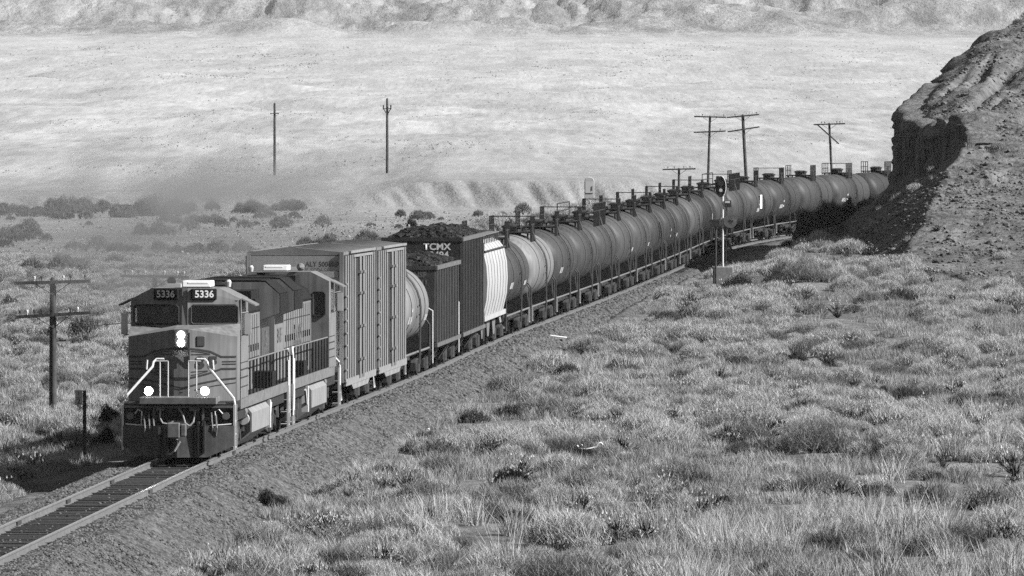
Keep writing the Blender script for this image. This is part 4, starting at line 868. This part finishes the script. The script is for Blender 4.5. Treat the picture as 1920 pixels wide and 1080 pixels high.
def make_pole(loc, h, arms, label, lean=0.0, r=.13, tilt=(), pins=True, cat='telegraph pole', group='telegraph poles along the line', yaw=0.0, armlen=2.9):
    root = empty('telegraph_pole', loc); root.rotation_euler = (0, lean, yaw); tag(root, label, cat, group)
    MB().lathe([(-1.5, r * 1.12), (h * .5, r), (h - .12, r * .85), (h, r * .5)], 'z', n=10).build('pole', 'polewood', root, 50)
    for k, za in enumerate(arms):
        ang = tilt[k] if k < len(tilt) else 0
        a = MB().box(-armlen / 2, armlen / 2, -.055, .055, -.06, .06).build('crossarm', 'wood', root); a.location = (0, -r - .03, za); a.rotation_euler = (0, -ang, 0)
        b = MB()
        for s in (-1, 1): b.tube([(s * .65, -.02, -.05), (0, .04, -.5)], .018)
        b.build('brace', 'iron', a)
        if pins:
            for i in range(10):
                u = (i - 4.5) * .29 * armlen / 3.05
                if random.random() < .35 or abs(u) < .2: continue
                MB().lathe([(.06, .018), (.14, .018), (.145, .045), (.22, .05), (.25, .03)], 'z', (u, 0, 0), 8).build('insulator', 'insulator' if random.random() < .5 else 'iron', a)
    return root
def pole_at(px, top, base, d, **kw):
    X = (px - 960) / FPX * d; zt_ = EYE - (top - HOR) / FPX * d; zb_ = ground_z(X, d) if base is None else EYE - (base - HOR) / FPX * d
    return (X, d, zb_), zt_ - zb_, FPX / d
loc, h, s = pole_at(99, 520, None, 336)
np_ = make_pole(loc, h, [h - .18 , h - 1.43], 'near telegraph pole with two crossarms standing left of the lead locomotive', 0, .14, (.03, .06))
wr = MB().tube([Vector(loc) + Vector((.45 + 1.8 * t, -.15 - .2 * t, h - 1.5 - .28 * t - .25 * math.sin(math.pi * t) * .6)) for t in np.linspace(0, 1.6, 9)], .016, 5)
tag(wr.build('slack_wire', 'wire'), 'slack old wire hanging from the near telegraph pole toward the locomotive', 'wire')
wr = MB().tube([Vector(loc) + Vector((-1.4 - 1.6 * t, -.2 - 5 * t, h - 1.5 - .9 * t)) for t in np.linspace(0, 1, 6)], .016, 5); tag(wr.build('slack_wire', 'wire'), 'loose wire trailing down from the lower crossarm at the edge of the photo', 'wire')
for px, top, d, arms, lean, tilt, lab in ((1324, 217, 800, (.1, 1.45), .03, (.0, .07), 'upright telegraph pole with two crossarms seen above the tank cars'),
                                         (1406, 214, 790, (.15, 1.35), -.055, (.04, .1), 'thick leaning telegraph pole with two tilted crossarms behind the tank cars'),
                                         (1566, 230, 805, (.12, .75), -.05, (-.02,), 'leaning telegraph pole with a broken lower crossarm hanging down near the cliff'),
                                         (1273, 315, 770, (.1,), 0, (.02,), 'short telegraph pole showing one crossarm just above the tank car railings'),
                                         (290, 514, 372, (.1,), 0, (-.02,), 'telegraph pole behind the lead locomotive showing only its top crossarm')):
    loc, h, s = pole_at(px, top, None, d)
    if len(arms) > 1 and 'broken' in lab:
        p_ = make_pole(loc, h, [h - arms[0]], lab, lean, .12, tilt)
        a = MB().box(-1.3, 1.3, -.055, .055, -.06, .06).build('broken_crossarm', 'wood', p_); a.location = (-.15, -.2, h - 1.05); a.rotation_euler = (0, .78, 0)
    else: make_pole(loc, h, [h - q for q in arms], lab, lean, .155 if 'thick' in lab else .12, tilt)
for px, top, d, kind in ((515, 193, 1300, 0), (726, 184, 1300, 1)):
    loc, h, s = pole_at(px, top, None, d)
    root = make_pole(loc, h, [h - 1.55], ['slim tall power pole with one short crossarm on the valley floor', 'tall power pole with bracketed short crossarm on the valley floor'][kind], 0, .19, (.0,), False, 'power pole', 'power poles on the valley floor', 0, [1.3, 1.3][kind])
    if kind:
        b = MB().tube([(-.55, -.2, h - 1.6), (-.55, -.2, h - 1.0)], .1, 8).tube([(.55, -.2, h - 1.6), (.55, -.2, h - 1.0)], .1, 8).tube([(-.5, -.2, h - 1.6), (0, -.2, h - 2.5)], .08).tube([(.5, -.2, h - 1.6), (0, -.2, h - 2.5)], .08); b.build('insulator_bracket', 'iron', root)

# ------------------------------------------------------------------ loose stones, planks, driftwood
def stone(px, py, size, label, m='rock', flat=.6):
    x, d, z = at_ground(px, py); bm = bmesh.new(); bmesh.ops.create_icosphere(bm, subdivisions=2, radius=1)
    for v in bm.verts:
        n = 1 + .35 * math.sin(v.co.x * 3.1 + px) * math.cos(v.co.y * 2.7 + py) + random.uniform(-.1, .1); v.co = Vector((v.co.x * size * n, v.co.y * size * n * .8, v.co.z * size * flat * n))
    me = bpy.data.meshes.new('stone'); bm.to_mesh(me); bm.free(); me.materials.append(M[m]); o = bpy.data.objects.new('stone', me); COL.objects.link(o); o.location = (x, d, z + size * flat * .4); tag(o, label, 'stone', 'pale stones on the slope'); return o
stone(1440, 512, .55, 'broad pale boulder in the grass right of the signal base', flat=.45); stone(1418, 491, .4, 'pale boulder at the edge of the shadowed ditch by the signal', flat=.45)
stone(826, 936, .11, 'small white stone in the brush below the ballast slope'); stone(802, 808, .1, 'white stone lying on the ballast edge')
def plank(px, py, ln, rz, label, name='plank', th=.05, wd=.16, tilt=0.0):
    x, d, z = at_ground(px, py); o = MB().prismx([(-wd / 2, 0), (wd / 2, 0), (wd / 2 * .8, th), (-wd / 2, th)], -ln / 2, ln / 2).build(name, 'bone', bevel=.01); o.location = (x, d, z + .12); o.rotation_euler = (0, tilt, rz); return tag(o, label, 'plank')
plank(1044, 637, 1.0, .55, 'white plank lying on the ballast shoulder beside the tank cars', tilt=.12); plank(1000, 697, .5, -.2, 'short pale board at the foot of the ballast')
x, d, z = at_ground(1105, 862)
dw = MB().tube([(-.38, 0, .18), (-.3, -.02, .08), (-.1, 0, .06), (.1, .03, .1), (.22, .05, .14), (.27, .05, .24), (.36, .06, .26), (.4, .08, .2)], .035, 6, r1=.03).tube([(-.3, 0, .1), (-.22, -.05, .2)], .025, 5)
o = dw.build('driftwood', 'bone', None, 60); o.location = (x, d - .3, z + .25); tag(o, 'curved bleached branch lying in the brush in front of the dark shrub', 'branch')

# ------------------------------------------------------------------ vegetation
def shrub_mesh(name, r, h, n, leafmat, leaf=.09, twigs=26, seed=0, thin=.35):
    q = random.Random(seed); mb = MB()
    tips = []
    for i in range(twigs):
        a = q.uniform(0, 2 * math.pi); t = q.uniform(.1, 1); e = Vector((math.cos(a) * r * t, math.sin(a) * r * t, h * math.sqrt(max(.05, 1 - t * t * .8)) * q.uniform(.7, 1.05))); mid = e * .5 + Vector((q.uniform(-.1, .1) * r, q.uniform(-.1, .1) * r, h * .08))
        for p0, p1, rr in ((Vector((0, 0, 0)), mid, .018), (mid, e, .011)):
            dd = (p1 - p0).normalized(); sd = dd.cross(Vector((q.uniform(-1, 1), q.uniform(-1, 1), q.uniform(-1, 1)))).normalized() * rr * (1 + min(h, 1) * .5)
            mb.add([p0 - sd, p0 + sd, p1], [(0, 1, 2)], 1)
        tips.append((mid, e))
    for i in range(n):
        m_, e = q.choice(tips); t = q.uniform(.15, 1.1); p = m_.lerp(e, t) + Vector((q.gauss(0, .09), q.gauss(0, .09), q.gauss(0, .07))) * (r + .3)
        up = (Vector((q.gauss(0, .5), q.gauss(0, .5), 1.0))).normalized() * leaf * q.uniform(.7, 1.8); sd = up.cross(Vector((q.uniform(-1, 1), q.uniform(-1, 1), 0))).normalized() * leaf * thin
        mb.add([p - sd, p + sd, p + up], [(0, 1, 2)], 0)
    return mb
def grass_mesh(r, h, n, seed):
    q = random.Random(seed); mb = MB()
    for i in range(n):
        a, t = q.uniform(0, 6.283), math.sqrt(q.random()) * r; p = Vector((math.cos(a) * t, math.sin(a) * t, -.05)); hh = h * q.uniform(.45, 1.1)
        ln = Vector((math.cos(a) * t * .5 + q.gauss(0, .32) * hh, math.sin(a) * t * .5 + q.gauss(0, .32) * hh, hh)); b = q.uniform(0, 6.283); sd = Vector((math.cos(b), math.sin(b), 0)) * .011
        mid = p + ln * .55 - Vector((ln.x, ln.y, 0)) * .12
        mb.add([p - sd, p + sd, mid + sd * .7, mid - sd * .7], [(0, 1, 2, 3)]); mb.add([mid - sd * .7, mid + sd * .7, p + ln], [(0, 1, 2)])
    return mb
SRC = bpy.data.collections.new('brush_source')
def to_src(mb, name, mats):
    o = mb.build(name, mats); COL.objects.unlink(o); SRC.objects.link(o); return o
def make_src(colname, items):
    c = bpy.data.collections.new(colname)
    for i, (mb, mats) in enumerate(items):
        o = mb.build(f'{colname}_{i:02d}', mats); COL.objects.unlink(o); c.objects.link(o)
    return c
src_grass = make_src('grass_source', [(grass_mesh(.3, .26 + .045 * i, 60, i), ['grass']) for i in range(6)])
def feather_mesh(r, h, n, seed, k=1.0):
    """rounded desert bush: fine upright twigs fanning out of a few dark stems"""
    q = random.Random(seed); mb = MB()
    for i in range(n):
        a = q.uniform(0, 6.283); t = math.sqrt(q.random()); rim = math.sqrt(max(.08, 1 - .85 * t * t))
        tip = Vector((math.cos(a) * r * t, math.sin(a) * r * t, h * rim * q.uniform(.72, 1.05)))
        ln = q.uniform(.14, .30) * (.6 + h); d = (Vector((math.cos(a) * t * .8, math.sin(a) * t * .8, .9)) + Vector((q.gauss(0, .5), q.gauss(0, .5), q.gauss(0, .2)))).normalized()
        p = tip - d * ln; b = q.uniform(0, 6.283); sd = Vector((math.cos(b), math.sin(b), 0)) * q.uniform(.008, .017) * k
        mb.add([p - sd, p + sd, tip], [(0, 1, 2)], 0)
    for i in range(18):
        a = q.uniform(0, 6.283); t = q.uniform(.2, .9); e = Vector((math.cos(a) * r * t, math.sin(a) * r * t, h * .75 * math.sqrt(1 - .8 * t * t))); b = q.uniform(0, 6.283); sd = Vector((math.cos(b), math.sin(b), 0)) * .016
        mb.add([-sd, sd, e], [(0, 1, 2)], 1)
    return mb
src_sage = make_src('sage_source', [(feather_mesh(.42 + .07 * i, .38 + .06 * i, 900 + 130 * i, 40 + i, .66), ['sage', 'twig']) for i in range(7)] + [(shrub_mesh('s', .55, .6, 60, 'sage', .05, 60, 340 + i), ['sage', 'twig']) for i in range(2)])
src_tall = make_src('tall_source', [(grass_mesh(.3, .8 + .12 * i, 90, 140 + i), ['palegrass']) for i in range(4)])
src_far = make_src('far_source', [(shrub_mesh('s', .5, .35, 30, 'sage', .2, 3, 80 + i, .5), ['farbrush', 'farbrush']) for i in range(4)])
def scatter(name, pts, src, smin, smax, label, nsrc):
    P = np.asarray(pts, np.float32); n = len(P)
    me = bpy.data.meshes.new(name); me.vertices.add(n); me.vertices.foreach_set('co', P[:, :3].ravel())
    a = me.attributes.new('turn', 'FLOAT', 'POINT'); a.data.foreach_set('value', rng.uniform(0, 6.283, n).astype(np.float32))
    a = me.attributes.new('size', 'FLOAT', 'POINT'); a.data.foreach_set('value', (rng.uniform(smin, smax, n) * (P[:, 3] if P.shape[1] > 3 else 1)).astype(np.float32))
    a = me.attributes.new('pick', 'INT', 'POINT'); a.data.foreach_set('value', rng.integers(0, nsrc, n).astype(np.int32))
    o = bpy.data.objects.new(name, me); COL.objects.link(o)
    ng = bpy.data.node_groups.new(name, 'GeometryNodeTree'); ng.interface.new_socket('Geometry', in_out='INPUT', socket_type='NodeSocketGeometry'); ng.interface.new_socket('Geometry', in_out='OUTPUT', socket_type='NodeSocketGeometry')
    gi, go = ng.nodes.new('NodeGroupInput'), ng.nodes.new('NodeGroupOutput'); ip = ng.nodes.new('GeometryNodeInstanceOnPoints'); ci = ng.nodes.new('GeometryNodeCollectionInfo')
    ci.inputs['Collection'].default_value = src; ci.inputs['Separate Children'].default_value = True; ci.inputs['Reset Children'].default_value = True
    def attr(nm, ty):
        q = ng.nodes.new('GeometryNodeInputNamedAttribute'); q.data_type = ty; q.inputs['Name'].default_value = nm; return [s for s in q.outputs if s.enabled][0] if False else q.outputs['Attribute']
    cx = ng.nodes.new('ShaderNodeCombineXYZ'); ng.links.new(attr('turn', 'FLOAT'), cx.inputs[2])
    e2r = ng.nodes.new('FunctionNodeEulerToRotation'); ng.links.new(cx.outputs[0], e2r.inputs[0])
    ng.links.new(gi.outputs[0], ip.inputs['Points']); ng.links.new(ci.outputs[0], ip.inputs['Instance']); ip.inputs['Pick Instance'].default_value = True
    ng.links.new(attr('pick', 'INT'), ip.inputs['Instance Index']); ng.links.new(e2r.outputs[0], ip.inputs['Rotation']); ng.links.new(attr('size', 'FLOAT'), ip.inputs['Scale']); ng.links.new(ip.outputs[0], go.inputs[0])
    md = o.modifiers.new('scatter', 'NODES'); md.node_group = ng
    tag(o, label, None, None, 'stuff'); return o
def rand_pts(n, d0, d1, halfw=.075, pw=1.0):
    """evenly over the wedge of land in front of the camera"""
    u = rng.random(n); d = np.sqrt(d0 ** 2 + u * (d1 ** 2 - d0 ** 2)); x = rng.uniform(-halfw, halfw, n) * (d + 10); return x, d
def land(x, d):
    z = base_height(x, d); h = np.where((d > 450) & (d < 720) & (x > xc(d) + 6), hill_height(x, d), -99)
    return np.maximum(z, h), h > z
def brush(n, d0, d1, dens, latmin_r=3.3, latmin_l=4.2, hillkeep=.0, hw=.105):
    x, d = rand_pts(n, d0, d1, hw); lat = x - xc(d); ok = np.where(d < 780, (lat > latmin_r + .5 * fbm(x / 2, d / 5, 9, 2)) | (lat < -latmin_l), True)
    z, onhill = land(x, d)
    ok &= ~((np.abs(x - 12.2) < 1.6) & (d > 490) & (d < 514))
    ok &= dens(x, d, lat) > rng.random(n); ok &= (~onhill) | (rng.random(n) < hillkeep)
    return np.stack([x, d, z, np.ones(n)], 1)[ok]
patch = lambda x, d: smooth(-.3, .4, fbm(x / 5, d / 11, 31, 4))
gp = brush(140000, 150, 560, lambda x, d, l: (.03 + .97 * patch(x, d)) * (1 - .88 * smooth(.12, .4, fbm(x / 4.5 + 200, d / 6 + 9, 47, 4))) * np.where(l > 0, 1, .85), hillkeep=.05)
gp[:, 3] = np.where(gp[:, 1] > 430, .8, 1) * np.where((gp[:, 0] - xc(gp[:, 1])) < 5, .8, 1.0)
scatter('dry_grass', gp, src_grass, .65, 1.25, 'pale dry grass tufts over the slope', 6)
sp = brush(48000, 150, 720, lambda x, d, l: (.06 + .94 * smooth(-.2, .3, fbm(x / 6 + 50, d / 12, 33, 4))) * (1 - .88 * smooth(.12, .4, fbm(x / 4.5 + 200, d / 6 + 9, 47, 4))), 4.0, 4.6, .04)
scatter('sagebrush', sp, src_sage, .6, 1.45, 'feathery grey sagebrush scattered between the grass tufts', 9)
dp = brush(5000, 150, 720, lambda x, d, l: smooth(.0, .5, fbm(x / 4 + 80, d / 9, 39, 4)), 4.0, 4.6)
scatter('dark_brush', dp, make_src('darksage_source', [(feather_mesh(.45 + .1 * i, .4 + .08 * i, 420, 240 + i, 1.2), ['darksage', 'twig']) for i in range(4)]), .5, 1.3, 'dark scrub mixed into the grey sagebrush', 4)
tp = brush(19000, 150, 420, lambda x, d, l: smooth(.15, .5, fbm(x / 5 + 20, d / 9, 37, 3)) * np.interp(d, [150, 200, 214, 240, 420], [1, 1, .9, .10, .05]), 4.0)
scatter('tall_grass', tp, src_tall, .6, 1.15, 'pale tall grass clumps nearest the camera', 4)
n_ = 9000; fd = 1 / rng.uniform(1 / 1080.0, 1 / 620.0, n_); fx = rng.uniform(-.066, .066, n_) * fd
ok_ = ((fd > 900) | (np.abs(fx - xc(np.minimum(fd, 899))) > 9)) & (rng.random(n_) < .35 + .65 * smooth(-.3, .3, fbm(fx / 25, fd / 150, 35, 4)))
scatter('distant_brush', np.stack([fx, fd, base_height(fx, fd), np.clip(fd / 3000, .45, 1.6)], 1)[ok_], src_far, .45, 1.2, 'low pale brush dotted over the valley floor', 4)
n_ = 60000; fd = rng.uniform(1300, 6400, n_); fx = rng.uniform(-.066, .066, n_) * fd; lv = np.abs(fbm(fx / 70, fd / 420, 51, 4) - .05)
ok_ = (rng.random(n_) < .75 * np.exp(-(lv / .03) ** 2) + .015)
scatter('wash_scrub', np.stack([fx, fd, base_height(fx, fd), np.clip(fd / 3600, .5, 1.5)], 1)[ok_], make_src('scrub_source', [(shrub_mesh('s', .5, .3, 30, 'sage', .2, 3, 180 + i, .5), ['scrubleaf', 'scrubleaf']) for i in range(3)]), .3, .9, 'fine lines of scrub along the washes of the far plain', 3)
src_rock = make_src('rock_source', [(rock_mesh(200 + i, .07 + .04 * i), ['scree']) for i in range(5)])
rx_, rd_ = rng.uniform(14, 56, 90000), rng.uniform(455, 625, 90000); rz_ = hill_height(rx_, rd_); gz_ = base_height(rx_, rd_)
ok_ = (rz_ > gz_ + .1) & (rx_ - xc(rd_) > 6.5) & (np.abs(rx_ - wall_x(rd_)) > np.where(rd_ > 505, 1.4, -1)) & (rng.random(90000) < .25 + .75 * smooth(-.2, .4, fbm(rx_ / 3, rd_ / 7, 120, 3)))
scatter('scree', np.stack([rx_, rd_, rz_ + .02, rng.random(90000) ** 2 + .35], 1)[ok_], src_rock, .35, .9, 'loose rocks strewn over the hill', 5)
src_stone = make_src('stone_source', [(rock_mesh(400 + i, .032 + .007 * i), ['ballaststone']) for i in range(5)])
n_ = 150000; sd_ = 1 / rng.uniform(1 / 540.0, 1 / 165.0, n_); sl_ = rng.uniform(-3.2, 4.4, n_); sz_ = zr(sd_) - .2 - np.maximum(0, (np.abs(sl_) - 1.85) / 1.75)
ok_ = (np.abs(np.abs(sl_) - .75) > .1) & ((np.abs(sl_) > .66) | (rng.random(n_) < .03))
scatter('ballast_stones', np.stack([xc(sd_) + sl_, sd_ - sl(sd_) * sl_, sz_ + .012 + np.where(np.abs(sl_) < 1.5, .03, 0), np.clip(sd_ / 260, .8, 1.5)], 1)[ok_], src_stone, .6, 1.25, 'loose crushed stone along the track', 5)
# brush along the bank, leaves coloured dark to stand for the train's shadow
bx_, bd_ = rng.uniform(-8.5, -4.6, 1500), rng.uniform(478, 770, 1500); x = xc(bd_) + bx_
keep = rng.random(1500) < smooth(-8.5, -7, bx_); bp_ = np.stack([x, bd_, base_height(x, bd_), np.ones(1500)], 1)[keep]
src_dark = make_src('dark_source', [(feather_mesh(.6, .6, 420, 60 + i, 1.6), ['bankshade', 'twig']) for i in range(4)])
scatter('bank_brush', bp_, src_dark, .6, 1.2, 'brush coloured dark for train shade, covering the bank along the far side of the train', 4)
vb = brush(5200, 430, 1090, lambda x, d, l: smooth(.05, .45, fbm(x / 9 + 11, d / 40, 45, 4)) * smooth(14, 26, -l) * np.where(x < -9, 1, .12), 9, 14)
scatter('valley_brush', vb, make_src('valley_source', [(feather_mesh(.8, .7 + .15 * i, 420, 160 + i, 2.0), ['hazebush', 'twig']) for i in range(4)]), .5, 1.5, 'dull brush in patches across the valley floor left of the train', 4)
# single dark shrubs one can point to
def shrub(px, py, r, h, label, seed, d_fix=None, leaf='greasewood'):
    if d_fix: x, d = (px - 960) / FPX * d_fix, d_fix; z = ground_z(x, d)
    else: x, d, z = at_ground(px, py)
    o = empty('shrub', (x, d, z - .05)); tag(o, label, 'shrub', 'dark shrubs'); mb = MB(); q_ = random.Random(seed); k_ = 4 if r < 1.4 else int(7 + r * 3)
    for i in range(k_):
        sub = feather_mesh(r * q_.uniform(.22, .5), h * q_.uniform(.4, 1.1), int(1500 * max(1, min(3, r * h)) / k_) + 120, seed + i, 1.0 + .5 * min(r, 3)); dx, dy = q_.uniform(-.62, .62) * r, q_.uniform(-.6, .6) * r
        o0 = len(mb.v); mb.v += [(p[0] + dx, p[1] + dy, p[2]) for p in sub.v]; mb.f += [tuple(i_ + o0 for i_ in f_) for f_ in sub.f]; mb.m += sub.m
    lf, tw = MB(), MB()
    for fc_, mi in zip(mb.f, mb.m): (tw if mi else lf).add([mb.v[i] for i in fc_], [tuple(range(len(fc_)))])
    lf.build('foliage', leaf, o); tw.build('stem', 'twig', o); return o
for a in ((1082, 868, .95, .55, 'wide dark shrub behind the curved bleached branch'), (508, 955, .75, .6, 'dark rounded shrub at the ballast edge, closest to the empty rails'), (800, 988, .9, .5, 'low dark shrub above a bare patch of soil'),
          (1030, 1062, .7, .6, 'dark shrub at the bottom edge in the pale grass'), (700, 965, .6, .45, 'small dark shrub left of the bare soil patch'), (1120, 800, .6, .5, 'dark shrub just above the bleached branch'),
          (925, 905, 1.0, .8, 'broad half-dark shrub on the slope below the ballast'), (1300, 605, .7, .6, 'dark shrub on the slope below the signal mast'), (1480, 690, 1.0, .7, 'dark leafy shrub in the middle of the brushy slope'),
          (1610, 830, .8, .6, 'dark shrub above the terraced bare soil on the brushy slope'), (1350, 960, .7, .6, 'dark twiggy shrub in the lower brush, right of the bleached branch'), (1780, 990, .8, .6, 'round shrub beside a bare track at the lower right'),
          (1640, 745, .6, .5, 'small dark shrub on the right half of the brushy slope'), (770, 425, 1.1, 1.0, 'dark bush on the pale flat above the coal cars')): shrub(*a[:4], a[4], int(a[0]))
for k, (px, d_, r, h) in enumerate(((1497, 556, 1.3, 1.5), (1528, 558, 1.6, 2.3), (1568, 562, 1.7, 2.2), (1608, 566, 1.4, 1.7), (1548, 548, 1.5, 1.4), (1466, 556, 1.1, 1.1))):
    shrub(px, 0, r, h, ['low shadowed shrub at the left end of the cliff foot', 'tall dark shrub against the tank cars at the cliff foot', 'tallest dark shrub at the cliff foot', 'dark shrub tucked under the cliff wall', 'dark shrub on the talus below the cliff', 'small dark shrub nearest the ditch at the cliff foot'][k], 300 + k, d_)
for k, (px, py, r, h, lab) in enumerate(((115, 402, 2.2, 2.4, 'tall twin-topped bush on the valley floor, farthest left of the dark bushes'), (165, 400, 3.0, 2.0, 'broad dark bush right of the twin-topped bush'), (300, 405, 4.2, 2.6, 'largest dark bush on the valley floor behind the exhaust'),
                                  (232, 408, 2.0, 1.6, 'smaller bush between the broad and the largest dark bushes'), (470, 400, 2.6, 1.8, 'dark bush above the boxcar roof'), (540, 395, 2.4, 1.6, 'dark bush just left of the eroded bank'), (20, 445, 1.6, 1.1, 'low dark bush on the valley flat at the left edge of the photo'),
                                  (175, 845, .8, .9, 'shadowed shrub beside the milepost'), (205, 800, .7, .9, 'shadowed shrub between the milepost and the locomotive'), (25, 585, .9, 1.2, 'tangled shrub behind the near telegraph pole'))):
    shrub(px, py, r, h, lab, 500 + k, None, 'hazebush' if py < 460 else 'greasewood')

# ------------------------------------------------------------------ thin exhaust drifting off the locomotives
bm = bmesh.new(); bmesh.ops.create_icosphere(bm, subdivisions=3, radius=1); me = bpy.data.meshes.new('exhaust_smoke'); bm.to_mesh(me); bm.free()
sm = bpy.data.objects.new('exhaust_smoke', me); COL.objects.link(sm); sm.location = (-11.2, 288, 6.3); sm.scale = (7.6, 25, 3.3); sm.rotation_euler = (0, R(-10), 0)
tag(sm, 'thin grey exhaust smoke drifting left behind the locomotives', None, None, 'stuff')
em = bpy.data.materials.new('exhaust_smoke'); em.use_nodes = True; t = em.node_tree; t.nodes.clear(); o = node(t, 'ShaderNodeOutputMaterial'); v = node(t, 'ShaderNodeVolumePrincipled')
tc = node(t, 'ShaderNodeTexCoord'); ln_ = node(t, 'ShaderNodeVectorMath', operation='LENGTH'); t.links.new(tc.outputs['Object'], ln_.inputs[0])
fa = node(t, 'ShaderNodeMapRange'); fa.inputs[1].default_value = 1.0; fa.inputs[2].default_value = .25; fa.inputs[3].default_value = 0; fa.inputs[4].default_value = .15; t.links.new(ln_.outputs['Value'], fa.inputs[0])
nz = node(t, 'ShaderNodeTexNoise'); nz.inputs['Scale'].default_value = 2.6; nz.inputs['Detail'].default_value = 5; t.links.new(tc.outputs['Object'], nz.inputs['Vector'])
nr = node(t, 'ShaderNodeMapRange'); nr.inputs[1].default_value = .45; nr.inputs[2].default_value = .66; t.links.new(nz.outputs[0], nr.inputs[0])
mu = node(t, 'ShaderNodeMath', operation='MULTIPLY'); t.links.new(fa.outputs[0], mu.inputs[0]); t.links.new(nr.outputs[0], mu.inputs[1]); t.links.new(mu.outputs[0], v.inputs['Density'])
v.inputs['Color'].default_value = (.42, .42, .42, 1); t.links.new(v.outputs[0], o.inputs['Volume']); me.materials.append(em)

# ------------------------------------------------------------------ haze over the valley
hz_ = MB().box(-1900, 1900, -400, 14500, -14, 900).build('haze', 'iron'); tag(hz_, 'pale dusty haze over the valley', None, None, 'stuff')
hm = bpy.data.materials.new('haze'); hm.use_nodes = True; t = hm.node_tree; t.nodes.clear(); o = node(t, 'ShaderNodeOutputMaterial'); v = node(t, 'ShaderNodeVolumePrincipled')
v.inputs['Color'].default_value = (.95, .95, .95, 1); v.inputs['Density'].default_value = 3.2e-5; v.inputs['Anisotropy'].default_value = 0.0
t.links.new(v.outputs[0], o.inputs['Volume']); hz_.data.materials[0] = hm
